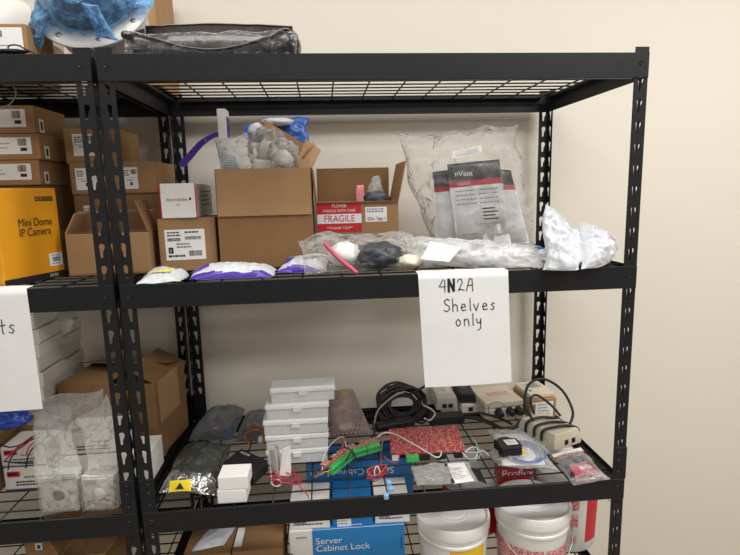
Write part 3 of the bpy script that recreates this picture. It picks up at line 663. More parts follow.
# labelled cartons at the left
ZS = [(-0.2860, 0.2400, 1.7670)[2], (-0.2950, 0.2400, 1.6980)[2], (-0.3030, 0.2400, 1.6320)[2], (-0.3110, 0.2400, 1.5680)[2]]
XS = [(-0.2570, 0.2400, 1.7300)[0], (-0.2510, 0.2400, 1.6630)[0], (-0.2590, 0.2400, 1.6010)[0]]
for k, lb in enumerate(('flat labelled brown carton at the top of the stack by the left edge', 'flat labelled brown carton, second of the stack by the left edge', 'flat labelled brown carton right above the yellow carton')):
    x1 = XS[k]; z = ZS[k + 1]; h = ZS[k] - z - .0008
    c = Carton('flat_carton', lb, 'box', (x1 - .3, .24), (x1, .24), .17, z, h, KRAFT, 'flat labelled cartons', tape=False)
    c.plate('label', .12, c.w - .02, h * .22, h * .86, draw=lambda b, P, ux, uy, w, h, k=k: (bars(b, P, w * .8, h * .5, w * .93, h * .92, k), rect(b, P, w * .83, h * .18, w * .93, h * .38, INK), lines(b, P, w * .2, h * .6, w * .7, 2, h * .25, h * .06, k)))
    c.plate('side_mark', .02, .045, .004, h * .55, LABEL, 'right', draw=lambda b, P, ux, uy, w, h: rect(b, P, w * .3, h * .2, w * .7, h * .8, INK))
for lb, z, h in (('brown carton behind the yellow carton, lower of two', 0, (ZS[3] - D1) / 2 - .0005), ('brown carton behind the yellow carton, upper of two', (ZS[3] - D1) / 2, (ZS[3] - D1) / 2 - .0006)):
    Carton('carton', lb, 'box', (-.5, .25), (XS[2] - .002, .25), .21, D1 + z, h, KRAFT2, 'cartons behind the yellow carton', tape=False)
c = Carton('yellow_carton', 'yellow carton printed Mini Dome IP Camera on the left unit', 'box', (-.262, .035), (-.207, .2), .11, D1 + .0005, .223, YEL, tape=False)
c.plate('printed_front', 0, c.w, 0, c.h, None, draw=lambda b, P, ux, uy, w, h: (b.text('Mini Dome\nIP Camera', P(w * .3, h * .6), ux, uy, .027, INK, sx=.8), [rect(b, P, w * .62 + k * .011, h * .86, w * .62 + k * .011 + .009, h * .91, INK) for k in range(5)], [rect(b, P, w * .62 + k * .011 + .002, h * .87, w * .62 + k * .011 + .007, h * .9, YEL) for k in range(5)]))
c.plate('label', c.w - .045, c.w - .004, .03, .062, LABEL, draw=lambda b, P, ux, uy, w, h: (bars(b, P, w * .25, h * .35, w * .8, h * .7, 5), lines(b, P, w * .2, h * .8, w * .8, 1, .1, h * .08), lines(b, P, w * .2, h * .15, w * .8, 1, .1, h * .08)))
c.plate('black_foot', 0, c.w, 0, .016, INK, draw=lambda b, P, ux, uy, w, h: b.text('CE FC', P(w * .72, h * .3), ux, uy, h * .6, LABEL))

# ================================================================== LOWER SHELF, middle unit
def up(p, dz): p = Vector(p); p.z += dz; return p
# static-shield bag with a yellow sticker
A = [Vector(v) for v in ((0.0100, 0.0890, 0.7740), (0.1650, 0.0600, 0.7740), (0.1570, 0.3400, 0.7740), (0.0160, 0.3520, 0.7740))]
t = thing('static_bag', 'large dark static shielding bag with a yellow warning sticker, at the left front', 'bag', A[0])
b = MB(); b.pillow(*A, .04, .002, STATIC, 44, 40, 101, .011, 22, 2.4, D2 + .0005, .012, mfn=lambda a, c: SILVER if c < .16 + .05 * math.sin(9 * a) or a > .96 or c > .97 else None); b.buildw('body', t, True)
b = MB(); Q = [Vector(v) for v in ((0.0450, 0.0740, 0.7860), (0.1000, 0.0720, 0.7860), (0.0980, 0.0860, 0.8100), (0.0450, 0.0880, 0.8100))]
Q = [q + Vector((0, -.006, .0)) for q in Q]; b.pillow(*Q, .0015, .001, YEL2, 10, 8, 3, .001); o = b.buildw('warning_sticker', t, True); o['label'] = 'yellow warning sticker'
b = MB(); c0 = Q[0].lerp(Q[2], .5); ux = (Q[1] - Q[0]).normalized(); uy = (Q[3] - Q[0]).normalized(); nn = ux.cross(uy) * .003
b.poly([c0 - ux * .011 - uy * .007 + nn, c0 + ux * .011 - uy * .007 + nn, c0 + uy * .009 + nn], INK); b.buildw('warning_triangle', o)
# bags behind it with boards
def boardbag(label, A, seed, th, kit):
    t = thing('static_bag', label, 'bag', A[0], 0, 'grey bags with circuit boards'); c = (A[0] + A[2]) / 2
    b = MB(); b.pillow(*A, th, .002, GREYF, 34, 30, seed, .009, 26, 2.6, D2 + .0005, .015); b.buildw('film', t, True)
    b = MB(); Z = D2 + .004; In = [A[0].lerp(A[2], .14), A[1].lerp(A[3], .14), A[2].lerp(A[0], .22), A[3].lerp(A[1], .22)]
    b.prism([(p.x, p.y) for p in In], Z, Z + .006, mat('dark_board', '#23352f', .5), bev=.001); b.buildw('circuit_board', t)
    r = random.Random(seed)
    for k in range(kit):
        m = (BLKP, LGREY, BLKP, YEL2, mat('amber_part', '#b98a3c', .4), GREEN2)[k % 6]; u, v = r.uniform(.15, .85), r.uniform(.15, .85)
        p = In[0].lerp(In[1], u).lerp(In[3].lerp(In[2], u), v); s_ = r.uniform(.006, .014)
        MB().box(p.x - s_, p.x + s_, p.y - s_ * .7, p.y + s_ * .7, Z + .0062, Z + .0062 + r.uniform(.005, .012), m, bev=.001).buildw('component', t)
    return t
t = boardbag('grey translucent bag of electronics at the left rear, a blue edge showing', [Vector(v) for v in ((0.0220, 0.3780, 0.7740), (0.1460, 0.3680, 0.7740), (0.1830, 0.5000, 0.8180), (0.0680, 0.5000, 0.8250))], 111, .05, 10)
b = MB(); b.box(0, .006, 0, .1, 0, .03, BLUE2, bev=.001); p = Vector((0.1370, 0.3690, 0.7740)); b.v = [tuple(Matrix.Translation(p + Vector((0, 0, .004))) @ Vector(q)) for q in b.v]; b.buildw('blue_edge', t)
boardbag('grey translucent bag of electronics left of the white organizer stack', [Vector(v) for v in ((0.1660, 0.3580, 0.7740), (0.2470, 0.3540, 0.7740), (0.2520, 0.5000, 0.8030), (0.1790, 0.5000, 0.8080))], 117, .03, 8)
# wire bundle with white plug
t = thing('wire_bundle', 'loops of orange and brown wires with a white plug, left of the organizers', 'wires', (0.2270, 0.3170, 0.7740))
c = Vector((0.2300, 0.3170, 0.7740)); cols = ('#c47a3a', '#7b4a2b', '#d9b04a', '#b8552f', '#8f8a80')
for k in range(7):
    a = k * .5; r1 = .03 + .004 * math.sin(k * 2); cc = c + Vector((.004 * math.cos(a * 3), .004 * k - .01, .036))
    pts = [cc + Vector((r1 * math.cos(q), .012 * math.sin(q * 2 + k), .9 * r1 * math.sin(q))) for q in [x * PI / 5 - .8 for x in range(9)]]
    MB().tube(pts, .0013, mat('wire_%d' % (k % 5), cols[k % 5], .4), 6).buildw('wire', t, True)
p = Vector((0.2490, 0.3080, 0.7740)); MB().box(p.x - .006, p.x + .006, p.y - .01, p.y + .004, D2 + .018, D2 + .034, WPLAS, bev=.001).buildw('plug', t)
# black network box
h = .034; pts = [Vector(v) for v in ((0.1620, 0.1600, 0.8080), (0.2540, 0.0910, 0.8080), (0.2860, 0.1600, 0.8080), (0.2010, 0.2410, 0.8080))]
t = thing('network_box', 'black plastic device with white lettering lying turned behind the white boxes', 'device', (pts[0].x, pts[0].y, D2))
b = MB(); b.prism([(p.x, p.y) for p in pts], D2 + .001, D2 + h, BLKP, bev=.003); b.buildw('case', t)
b = MB(); ux = (pts[2] - pts[3]).normalized(); uy = Vector((-ux.y, ux.x, 0)); o = pts[3] + (pts[0] - pts[3]) * .22 + ux * .012 + Zv * .0002; b.text('AXON', o, ux, uy, .013, LABEL); b.buildw('lettering', t)
p0, p1 = pts[1], pts[2]; u_ = (p1 - p0).normalized(); n_ = Vector((u_.y, -u_.x, 0))
for k in range(3):
    c = p0.lerp(p1, .25 + .25 * k) + n_ * .0005; b = MB(); b.poly([c - u_ * .006 - Zv * .024, c + u_ * .006 - Zv * .024, c + u_ * .006 - Zv * .012, c - u_ * .006 - Zv * .012], DARK); b.buildw('port', t)
# two small white cartons
for k, lb in enumerate(('small white carton under its twin, at the front edge of the lower shelf', 'small white carton on top of its twin, at the front edge of the lower shelf')):
    z = D2 + .0032 + k * .0355
    c = Carton('small_white_carton', lb, 'box', (.176 + .004 * k, .014), (.247 + .006 * k, .012), .062, z, .035, WHITE, 'two small white cartons at the front', tape=False, bev=.002)
# five clear organizers
for k in range(5):
    x0, x1 = ((.276, .452), (.277, .455), (.273, .455), (.281, .459), (.296, .478))[k]; y = (.19, .188, .186, .19, .2)[k]; z = D2 + .001 + k * .0446
    t = thing('organizer_box', 'flat frosted plastic organizer, ' + ('bottom of the stack of five', 'second from the bottom of the stack', 'middle one of the stack of five', 'second from the top of the stack', 'topmost of the stack, slid to the right')[k], 'organizer', ((x0 + x1) / 2, y, z), (.0, .01, -.01, .0, .02)[k], 'frosted organizers in a stack')
    w = (x1 - x0) / 2; d = .07
    b = MB(); b.box(-w + .003, w - .003, .003, d - .003, 0, .0285, FROST, bev=.003, seg=2); b.part('tray', t)
    b = MB(); b.box(-w, w, 0, d, .0285, .0445, mat('frosted_lid', '#f0f2f3', .35, 0, .03), bev=.004, seg=2); b.part('lid', t)
    b = MB(); b.box(-.012, .012, -.0035, .002, .021, .036, WPLAS, bev=.0012); b.part('latch', t)
    for q in range(3):
        x = -w + .01 + (2 * w - .02) * (q + .5) / 3
        MB().box(x - w * .28, x + w * .28, .006, d - .008, .003, .02, (LGREY, GREY, mat('pale_parts', '#c6c4bf', .5))[(q + k) % 3], bev=.003).part('contents', t)
    for s_ in (-1, 1): MB().box(s_ * w * .34 - .001, s_ * w * .34 + .001, .0015, .003, .002, .03, WPLAS).part('divider', t)
# folded white card and its loop
t = thing('folded_card', 'folded white cards standing with a white string loop, before the organizers', 'card', (0.3230, 0.1210, 0.7740))
b = MB(); slab(b, [(0.3170, 0.1200, 0.7760), (0.3490, 0.1320, 0.7760), up((0.3500, 0.1330, 0.7750), .084), up((0.3310, 0.1200, 0.7740), .086)], .003, WHITE); b.buildw('card', t)
b = MB(); slab(b, [(0.3170, 0.1200, 0.7760), (0.2950, 0.1650, 0.7760), up((0.2890, 0.1680, 0.7740), .058), up((0.3110, 0.1280, 0.7740), .08)], .0012, WHITE); b.buildw('card', t)
b = MB(); slab(b, [(0.3240, 0.1400, 0.7760), (0.3020, 0.1750, 0.7760), up((0.3070, 0.1760, 0.7740), .074), up((0.3210, 0.1420, 0.7740), .082)], -.0012, LABEL); b.buildw('card', t)
b = MB(); b.tube([up((0.2860, 0.2010, 0.7740), .03), up((0.2950, 0.1350, 0.7740), .014), (0.3020, 0.0920, 0.7780), (0.3130, 0.0760, 0.7780), (0.3260, 0.0840, 0.7780), (0.3190, 0.1050, 0.7790), (0.3030, 0.1070, 0.7790), (0.2990, 0.0880, 0.7780)], .0014, WPLAS, 6); b.buildw('string', t, True)
# red wire coil
t = thing('red_wire_coil', 'loose coil of thin red wire below the white cards, one end crossing the beam', 'wires', (0.3480, 0.0980, 0.7740))
rw = mat('red_wire', '#b3283a', .4)
c = Vector((0.3430, 0.0990, 0.7740)); r = random.Random(5)
for k in range(4):
    pts = [c + Vector((.035 * math.cos(q) * (1 + .15 * r.uniform(-1, 1)) - .004 * k, .022 * math.sin(q) * (1 + .2 * r.uniform(-1, 1)) + (.02 if k > 2 else 0), .004 + .004 * k + .004 * math.sin(q * 3 + k))) for q in [x * PI / 4 for x in range(8)]]
    MB().tube(pts, .0014, rw, 6, closed=True).buildw('loop', t, True)
b = MB(); b.tube([c + Vector((.03, 0, .012)), (0.3760, 0.0650, 0.7800), (0.3930, 0.0300, 0.7800), (0.4010, 0.0060, 0.7780)], .0014, rw, 6); b.buildw('loose_end', t, True)
# bubble-wrap pouch
A = [Vector(v) for v in ((0.4640, 0.3450, 0.7740), (0.5930, 0.3480, 0.7740), (0.5360, 0.4600, 0.8770), (0.4500, 0.4600, 0.8780))]
t = thing('bubble_pouch', 'pinkish bubble wrap pouch leaning beside the organizer stack', 'bag', A[0])
pb = mat('pink_bubble', '#9b8684', .35, .15, .1)
b = MB(); b.pillow(*A, .018, .01, pb, 24, 24, 131, .006, 16, 3, D2 + .0005, .01); b.buildw('body', t, True)
n_ = (A[1] - A[0]).cross(A[3] - A[0]).normalized(); bb = MB()
for j in range(13):
    for i in range(9):
        u, v = (i + .5 + .5 * (j % 2)) / 9.6, (j + .5) / 13
        p = A[0].lerp(A[1], u).lerp(A[3].lerp(A[2], u), v); w = max(0, (1 - abs(2 * u - 1) ** 3) * (1 - abs(2 * v - 1) ** 3)) ** .55
        bb.lathe([(.0058, 0), (.0052, .002), (.003, .0036), (0, .004)], pb, 8, Matrix.Translation(p + n_ * (.018 * w - .001)) @ n_.to_track_quat('Z', 'Y').to_matrix().to_4x4())
tag(bb.buildw('bubbles', t, True), kind='stuff')
b = MB(); p = A[3].lerp(A[2], .62).lerp(A[0].lerp(A[1], .62), .12) + n_ * .016
b.add([p + q for q in (Vector((-.016, -.012, -.006)), Vector((.016, -.012, -.006)), Vector((.018, .008, .006)), Vector((-.012, .01, .006)))], [(0, 1, 2, 3)], mat('dull_yellow', '#b79b52', .5)); b.buildw('yellow_sticker', t)
# two terminal boards with green connectors
pcb = speckle('pink_board', '#a8665c', '#d3b7a8', 170)
def terminal(label, q0, q1, dep, hgt, seed):
    q0, q1 = Vector(q0), Vector(q1); e = q1 - q0; L = e.length; t = thing('terminal_board', label, 'circuit board', q0, math.atan2(e.y, e.x), 'terminal boards with green connectors')
    MB().box(-.004, L + .004, .012, .012 + dep, hgt + .0015, hgt + .004, pcb).part('board', t)
    n = 6
    for k in range(2):
        x0, x1 = k * L / 2 + .001, (k + 1) * L / 2 - .001
        b = MB(); b.prism([(0, .004), (.014, 0), (.018, hgt), (.01, hgt + .002), (.004, hgt - .005)], x0, x1, GREEN, Matrix(((0, 0, 1, 0), (1, 0, 0, -.002), (0, 1, 0, .002), (0, 0, 0, 1))), bev=.0008); o = b.part('connector', t)
        g = MB()
        for j in range(n):
            x = x0 + (x1 - x0) * (j + .5) / n; g.box(x - .0022, x + .0022, -.0006, .002, .008, .02, GREEN2); g.box(x - .0018, x + .0018, .005, .01, hgt - .002, hgt + .0026, GREEN2)
        g.part('screw_slots', o)
    r = random.Random(seed)
    for k in range(5):
        x = r.uniform(.1, .9) * L; MB().box(x - .004, x + .004, .024, .033, hgt + .0041, hgt + .009, (BLKP, LGREY, mat('amber_part', '#b98a3c', .4))[k % 3], bev=.0006).part('component', t)
    return t
ta = terminal('left angled pink terminal board with green connectors, beside the organizer stack', (0.4620, 0.1080, 0.7740), (0.5210, 0.1870, 0.7740), .026, .026, 3)
tb = terminal('right pink terminal board with green connectors, in front of the bubble wrap pouch', (0.5240, 0.1920, 0.7740), (0.6060, 0.2280, 0.7740), .028, .026, 4)
t = thing('cable_tie_wires', 'thin wires and a black tie joining the two green terminal boards', 'wires', (0.5130, 0.1940, 0.7740))
b = MB(); b.tube([(0.4990, 0.1280, 0.8100), (0.5170, 0.1510, 0.8200), (0.5270, 0.1280, 0.8140), (0.5140, 0.1050, 0.8040), (0.5010, 0.1100, 0.8080)], .0022, BLKR, 6); b.buildw('tie', t, True)
for k, (pts, cl) in enumerate(((((0.4340, 0.1130, 0.7940), (0.4400, 0.1660, 0.8090), (0.4660, 0.2100, 0.8240), (0.4950, 0.2170, 0.8340), (0.5030, 0.1950, 0.8140)), '#e8e6e2'),
                              (((0.4230, 0.1010, 0.7900), (0.4560, 0.1160, 0.8140), (0.4910, 0.1710, 0.8240), (0.5010, 0.2220, 0.8340), (0.4910, 0.1820, 0.8240), (0.5000, 0.1430, 0.8140)), '#c0452f'),
                              (((0.4170, 0.1020, 0.7840), (0.4500, 0.1130, 0.8040), (0.4840, 0.1500, 0.8140), (0.5050, 0.1760, 0.8140)), '#7b4a2b'),
                              (((0.4150, 0.1010, 0.7820), (0.4330, 0.1080, 0.7880), (0.4550, 0.1130, 0.7920), (0.4660, 0.1220, 0.7980)), '#d9b04a'))):
    MB().tube(pts, .0013, mat('lead_%d' % k, cl, .4), 6).buildw('wire', t, True)
# red and blue harness hanging at the front
t = thing('wire_harness', 'tied red and dark blue wire harness with pale blue plugs, over the front beam', 'wires', (0.5860, 0.0770, 0.7740))
c = Vector((0.5800, 0.0880, 0.7740)); r = random.Random(8)
for k in range(8):
    m = (rw, mat('navy_wire', '#2a2f66', .4), rw, mat('orange_wire', '#d9622e', .4))[k % 4]; a = -.7
    pts = []
    for x in range(10):
        q = x * PI / 5; lx, ly = .017 * math.cos(q) * (1 + .25 * r.uniform(-1, 1)), .032 * math.sin(q) * (1 + .15 * r.uniform(-1, 1))
        pts.append(c + Vector((lx * math.cos(a) - ly * math.sin(a) * 1.1, lx * math.sin(a) + ly * math.cos(a) * .9, .008 + .0025 * k + .003 * math.sin(q * 2 + k))))
    MB().tube(pts, .0013, m, 6, closed=True).buildw('loop', t, True)
for k, (m, dx) in enumerate(((rw, 0), (mat('navy_wire', '#2a2f66', .4), .004), (rw, .008))):
    MB().tube([c + Vector((.006 + dx, .01, .03)), (0.5920, 0.0950, 0.8050), (0.5940, 0.1170, 0.8240), (0.6010, 0.1460, 0.8290)], .0013, m, 6).buildw('lead', t, True)
MB().tube([(0.6000, 0.1440, 0.8240), (0.6060, 0.1630, 0.8440), (0.6310, 0.1610, 0.8490), (0.6440, 0.1360, 0.8340), (0.6450, 0.1230, 0.8140), (0.6360, 0.1230, 0.7940), (0.6160, 0.1420, 0.7940), (0.6060, 0.1470, 0.8040)], .0014, mat('rose_wire', '#b9555f', .4), 6).buildw('lead', t, True)
tie = MB(); tie.tube([c + Vector((.012 * math.cos(q) * .6, -.004 + .004 * math.sin(q), .018 + .016 * math.sin(q))) for q in [x * PI / 4 for x in range(8)]], .0016, WPLAS, 6, closed=True); tie.buildw('tie', t, True)
for k, v in enumerate(((0.6040, 0.0260, 0.7940), (0.6070, 0.0080, 0.7880), (0.5920, -0.0150, 0.7840))):
    MB().box(v[0] - .006, v[0] + .006, v[1] - .007, v[1] + .007, v[2] - .006, v[2] + .006, mat('pale_blue_plug', '#7fb0dd', .4), bev=.0015).buildw('plug', t)
# red circuit board
A = [Vector(v) for v in ((0.6280, 0.1690, 0.7940), (0.8420, 0.1610, 0.7940), (0.8580, 0.3250, 0.7940), (0.6430, 0.3340, 0.7940))]
t = thing('circuit_board', 'large red circuit board with pale traces in the middle of the lower shelf', 'circuit board', (A[0].x, A[0].y, D2))
b = MB(); slab(b, A, .0018, speckle('red_board', '#a3202e', '#cfae9e', 200, .545, .585)); b.buildw('board', t)
for a, c_, m, sz in ((.06, .05, WPLAS, .01), (.42, .02, BLKP, .02), (.66, .03, BLKP, .014), (.9, .05, BLKP, .012), (.5, .93, BLKP, .03), (.1, .9, BLKP, .016)):
    p = A[0].lerp(A[1], a).lerp(A[3].lerp(A[2], a), c_); MB().box(p.x - sz, p.x + sz, p.y - .008, p.y + .008, D2 + .0005, p.z - .0002, m, bev=.001).buildw('connector', t)
p = A[0].lerp(A[1], .28); MB().box(p.x - .018, p.x + .018, p.y - .012, p.y + .004, D2 + .0005, D2 + .0195, GREEN, bev=.001).buildw('terminal_block', t)
for k, pts in enumerate((((0.5960, 0.2440, 0.8140), (0.6220, 0.2570, 0.8200), (0.6520, 0.2560, 0.8140), (0.6840, 0.2150, 0.8100), (0.7220, 0.1670, 0.8040), (0.7500, 0.1340, 0.7980), (0.7670, 0.1510, 0.7940), (0.7710, 0.1660, 0.7980)),
                         ((0.8290, 0.1560, 0.7960), (0.8400, 0.1330, 0.7890), (0.8570, 0.1210, 0.7940), (0.8750, 0.1560, 0.8000), (0.8610, 0.1660, 0.8040), (0.8360, 0.1510, 0.7980)),
                         ((0.8340, 0.1510, 0.7920), (0.8490, 0.1240, 0.7840), (0.8750, 0.1360, 0.7940), (0.8790, 0.1880, 0.8040), (0.8770, 0.2330, 0.8040)), ((0.8360, 0.1590, 0.7940), (0.8690, 0.1540, 0.7940), (0.8940, 0.1610, 0.7920), (0.9030, 0.1420, 0.7860)))):
    MB().tube(pts, .0019 if k == 0 else .0013, WPLAS if k != 2 else mat('mint_wire', '#8fc6b1', .4), 6).buildw('wire', t, True)
# clear baggie with a black and cream card
A = [Vector(v) for v in ((0.6800, 0.0310, 0.7740), (0.8470, 0.0330, 0.7740), (0.8430, 0.1440, 0.7740), (0.6800, 0.1380, 0.7740))]
t = thing('poly_bag', 'small clear bag with a cream and black card, in front of the red board', 'bag', A[0])
b = MB(); b.pillow(*A, .012, .001, CLEAR2, 34, 20, 141, .006, 34, 2.4, D2 + .0005, .01); b.buildw('film', t, True)
b = MB(); slab(b, [(0.7690, 0.0270, 0.7780), (0.8290, 0.0340, 0.7780), (0.8230, 0.1130, 0.7870), (0.7680, 0.1150, 0.7860)], .0012, WHITE)
q = [Vector(v) + Zv * .002 for v in ((0.7690, 0.0270, 0.7780), (0.8290, 0.0340, 0.7780), (0.8230, 0.1130, 0.7870), (0.7680, 0.1150, 0.7860))]
def qd(b, a0, a1, c0, c1, m, q=q): b.poly([q[0].lerp(q[1], a).lerp(q[3].lerp(q[2], a), c_) for a, c_ in ((a0, c0), (a1, c0), (a1, c1), (a0, c1))], m)
for k in range(6): qd(b, .2, .62 + .1 * (k % 2), .2 + k * .1, .225 + k * .1, GREYINK)
qd(b, 0, .14, 0, 1, INK); b.buildw('card', t)
b = MB(); slab(b, [(0.8410, 0.0390, 0.7770), (0.8580, 0.0170, 0.7770), (0.8570, 0.0750, 0.7840), (0.8360, 0.0880, 0.7840)], .003, BLKP); b.buildw('bracket', t)
# black cable coil and its long adapter
t = thing('cable_coil', 'big coil of black cable with a pale strip through it, left of the injector', 'cable', (0.6990, 0.4370, 0.7740))
c = Vector((0.7020, 0.4550, 0.8200)); r = random.Random(11)
for k in range(15):
    rx, rz = (.084 - .006 * (k % 4) if k < 10 else .06 - .008 * (k % 3)) + r.uniform(-.007, .007), (.05 - .004 * (k % 3) if k < 10 else .03 - .006 * (k % 2)) + r.uniform(-.007, .007); ph = r.uniform(-.45, .45)
    pts = []
    for x in range(14):
        q = x * 2 * PI / 14; lx, lz = rx * math.cos(q), rz * math.sin(q); lx, lz = lx * math.cos(ph * .6) - lz * math.sin(ph * .6), lx * math.sin(ph * .6) + lz * math.cos(ph * .6)
        pts.append(Vector((c.x + lx, c.y - .012 + .007 * (k % 5) + lz * .8 + .004 * r.uniform(-1, 1), max(D2 + .006, c.z + .002 + lz * .9 + .004 * r.uniform(-1, 1)))))
    MB().tube(pts, .0043, BLKR, 8, closed=True, sub=4).buildw('loop', t, True)
MB().tube([(0.6000, 0.3800, 0.7890), (0.6110, 0.3800, 0.8330), (0.6410, 0.3850, 0.8630), (0.6730, 0.3850, 0.8850), (0.7000, 0.3900, 0.8910)], .003, mat('pale_strip', '#a9a8a4', .5), 8).buildw('pale_strip', t, True)
MB().tube([(0.7210, 0.4400, 0.8600), (0.7610, 0.4400, 0.8780), (0.7900, 0.4500, 0.8900), (0.8200, 0.4600, 0.9030)], .0045, BLKR, 8).buildw('loose_end', t, True)
MB().tube([(0.7670, 0.4200, 0.8300), (0.7900, 0.4000, 0.8230), (0.8000, 0.3850, 0.8120), (0.7800, 0.3700, 0.7990), (0.7610, 0.3700, 0.8070)], .0028, mat('white_cord', '#cfccc6', .45), 8).buildw('white_cord', t, True)
t = thing('power_adapter', 'long rounded black adapter in front of the cable coil', 'adapter', (0.6640, 0.3520, 0.7740))
q0, q1 = Vector((0.6060, 0.3460, 0.7740)), Vector((0.7360, 0.3780, 0.7740)); e = (q1 - q0); M = Matrix.Translation(q0) @ Matrix.Rotation(math.atan2(e.y, e.x), 4, 'Z')
b = MB(); b.box(0, e.length, 0, .034, .001, .028, BLKP, M, .009, 3); b.buildw('body', t, True)
b = MB(); b.tube([q0 + Vector((.002, .02, .014)), (0.5940, 0.3230, 0.7860), (0.5860, 0.3050, 0.7820), (0.6010, 0.2670, 0.7800), (0.6270, 0.2830, 0.7800)], .003, BLKR, 8); b.buildw('cord', t, True)
b = MB(); b.tube([q1 + Vector((-.003, .018, .016)), (0.7530, 0.3620, 0.7940), (0.7750, 0.3750, 0.8040), (0.7970, 0.4200, 0.8140)], .0035, BLKR, 8); b.buildw('cord', t, True)
t = thing('power_adapter', 'square black power brick with cords running to the right, below the injector', 'adapter', (0.8400, 0.3860, 0.7740))
q0, q1 = Vector((0.7810, 0.3720, 0.7740)), Vector((0.8980, 0.3780, 0.7740)); e = (q1 - q0); M = Matrix.Translation(q0) @ Matrix.Rotation(math.atan2(e.y, e.x), 4, 'Z')
b = MB(); b.box(0, e.length, 0, .04, .001, .032, BLKP, M, .004, 2); b.buildw('body', t)
for k, q in enumerate((((0.9350, 0.3820, 0.7940), (0.9690, 0.3600, 0.7880), (0.9950, 0.3200, 0.7840), (1.0170, 0.2920, 0.7860)), ((0.9310, 0.3670, 0.7940), (0.9640, 0.3460, 0.7880), (0.9930, 0.3140, 0.7840), (1.0250, 0.3050, 0.7860)), ((0.9440, 0.3900, 0.8040), (0.9840, 0.3860, 0.7960), (1.0180, 0.3680, 0.7880), (1.0380, 0.3320, 0.7860)))):
    b = MB(); b.tube([q1 + Vector((-.002, .012 + .008 * k, .016))] + [Vector(v) for v in q], .0042, BLKR, 8); b.buildw('cord', t, True)
MB().tube([(1.0100, 0.2880, 0.7880), (1.0400, 0.3010, 0.7900), (1.0610, 0.3230, 0.7920)], .0075, BLKR, 10).buildw('plug', t, True)
# PoE injector, and the black one beside it, each on a white block
def injector(label, cat, fl, fr, dep, z0, h, body, lab, ports, name, grp=None):
    fl, fr = Vector(fl), Vector(fr); e = fr - fl; w = e.length
    t = thing(name, label, cat, ((fl.x + fr.x) / 2, (fl.y + fr.y) / 2, z0), math.atan2(e.y, e.x), grp); w /= 2
    b = MB(); b.prism([(-w, 0), (w, 0), (w, dep), (-w, dep)], 0, h, body, bev=.004, taper=[(-w + .004, .003), (w - .004, .003), (w - .004, dep - .003), (-w + .004, dep - .003)]); b.part('case', t)
    for x in ports:
        b = MB(); y = .0012; b.box(x - .0075, x + .0075, -.0006, y, .008, .021, DARK); b.part('port', t)
    if lab: b = MB(); b.poly([(-w * .6, dep * .25, h + .0004), (w * .6, dep * .25, h + .0004), (w * .6, dep * .8, h + .0004), (-w * .6, dep * .8, h + .0004)], lab); lines(b, lambda a, c_: Vector((-w * .5 + a, dep * .3 + c_, h + .0008)), 0, dep * .42, w, 5, dep * .09, dep * .035, 3, GREYINK if lab != LABEL else INK); b.part('rating_label', t)
    return t
injector('small white block under the grey two-port injector', 'adapter', (0.8380, 0.4660, 0.7740), (0.9000, 0.4650, 0.7740), .1, D2 + .0008, .018, LGREY, None, (), 'white_block')
injector('grey two-port injector standing on a white block, right of the cable coil', 'adapter', (0.8180, 0.4520, 0.7740), (0.8930, 0.4500, 0.7740), .16, D2 + .0195, .044, GREY, LGREY, (-.009, .012), 'power_injector')
injector('white one-port adapter under the slim black injector', 'adapter', (0.9050, 0.4560, 0.7740), (0.9640, 0.4560, 0.7740), .11, D2 + .0008, .03, LGREY, None, (.004,), 'white_adapter')
injector('slim black injector with printed top, lying on the white adapter', 'adapter', (0.9020, 0.4730, 0.7740), (0.9610, 0.4690, 0.7740), .15, D2 + .0315, .034, BLKP, mat('dark_label', '#2c2c30', .5), (), 'power_injector')
# grey control box with black glands
fl, fr = Vector((0.9680, 0.3910, 0.7740)), Vector((1.1020, 0.4030, 0.7740)); e = fr - fl; w = e.length / 2
t = thing('control_box', 'beige box with red lettering and three black cable glands', 'device', ((fl.x + fr.x) / 2, (fl.y + fr.y) / 2, D2 + .0008), math.atan2(e.y, e.x)); dep = .14; h = .062
b = MB(); b.box(-w, w, 0, dep, 0, h * .62, BEIGE, bev=.005, seg=2); b.part('case', t)
b = MB(); b.box(-w - .001, w + .001, -.001, dep + .001, h * .63, h, BEIGE, bev=.005, seg=2); b.part('lid', t)
b = MB(); r = random.Random(2)
for k in range(3):
    x = -w * .55
    while x < w * .6: ww = r.uniform(.008, .02); y = .05 + .012 * k; b.poly([(x, y, h + .0004), (min(x + ww, w * .62), y, h + .0004), (min(x + ww, w * .62), y + .006, h + .0004), (x, y + .006, h + .0004)], mat('red_lettering', '#c9765f', .5)); x += ww + .004
b.part('red_lettering', t)
MB().poly([(-w * .7, dep * .86, h + .0004), (-w * .45, dep * .86, h + .0004), (-w * .45, dep * .96, h + .0004), (-w * .7, dep * .96, h + .0004)], mat('hazard_yellow', '#d8c33a', .5)).part('hazard_sticker', t)
for k, x in enumerate((-w * .3, w * .28, w * .72)):
    M = Matrix.Translation((x, 0, h * .42)) @ Matrix.Rotation(PI / 2, 4, 'X')
    MB().lathe([(0, .03), (.006, .03), (.008, .026), (.0105, .024), (.0115, .012), (.0115, .006), (.014, .005), (.014, -.001)], BLKP, 16, M).part('cable_gland', t, smooth='auto')
MB().tube([(-w * .3, -.03, h * .42), (-w * .6, -.034, h * .5), (-w * .9, -.02, h * .55), (-w * .8, -.008, h * .95), (-w * .3, -.006, h * 1.02), (0, -.015, h * .7)], .001, BLKR, 6).part('tether', t, smooth=True)
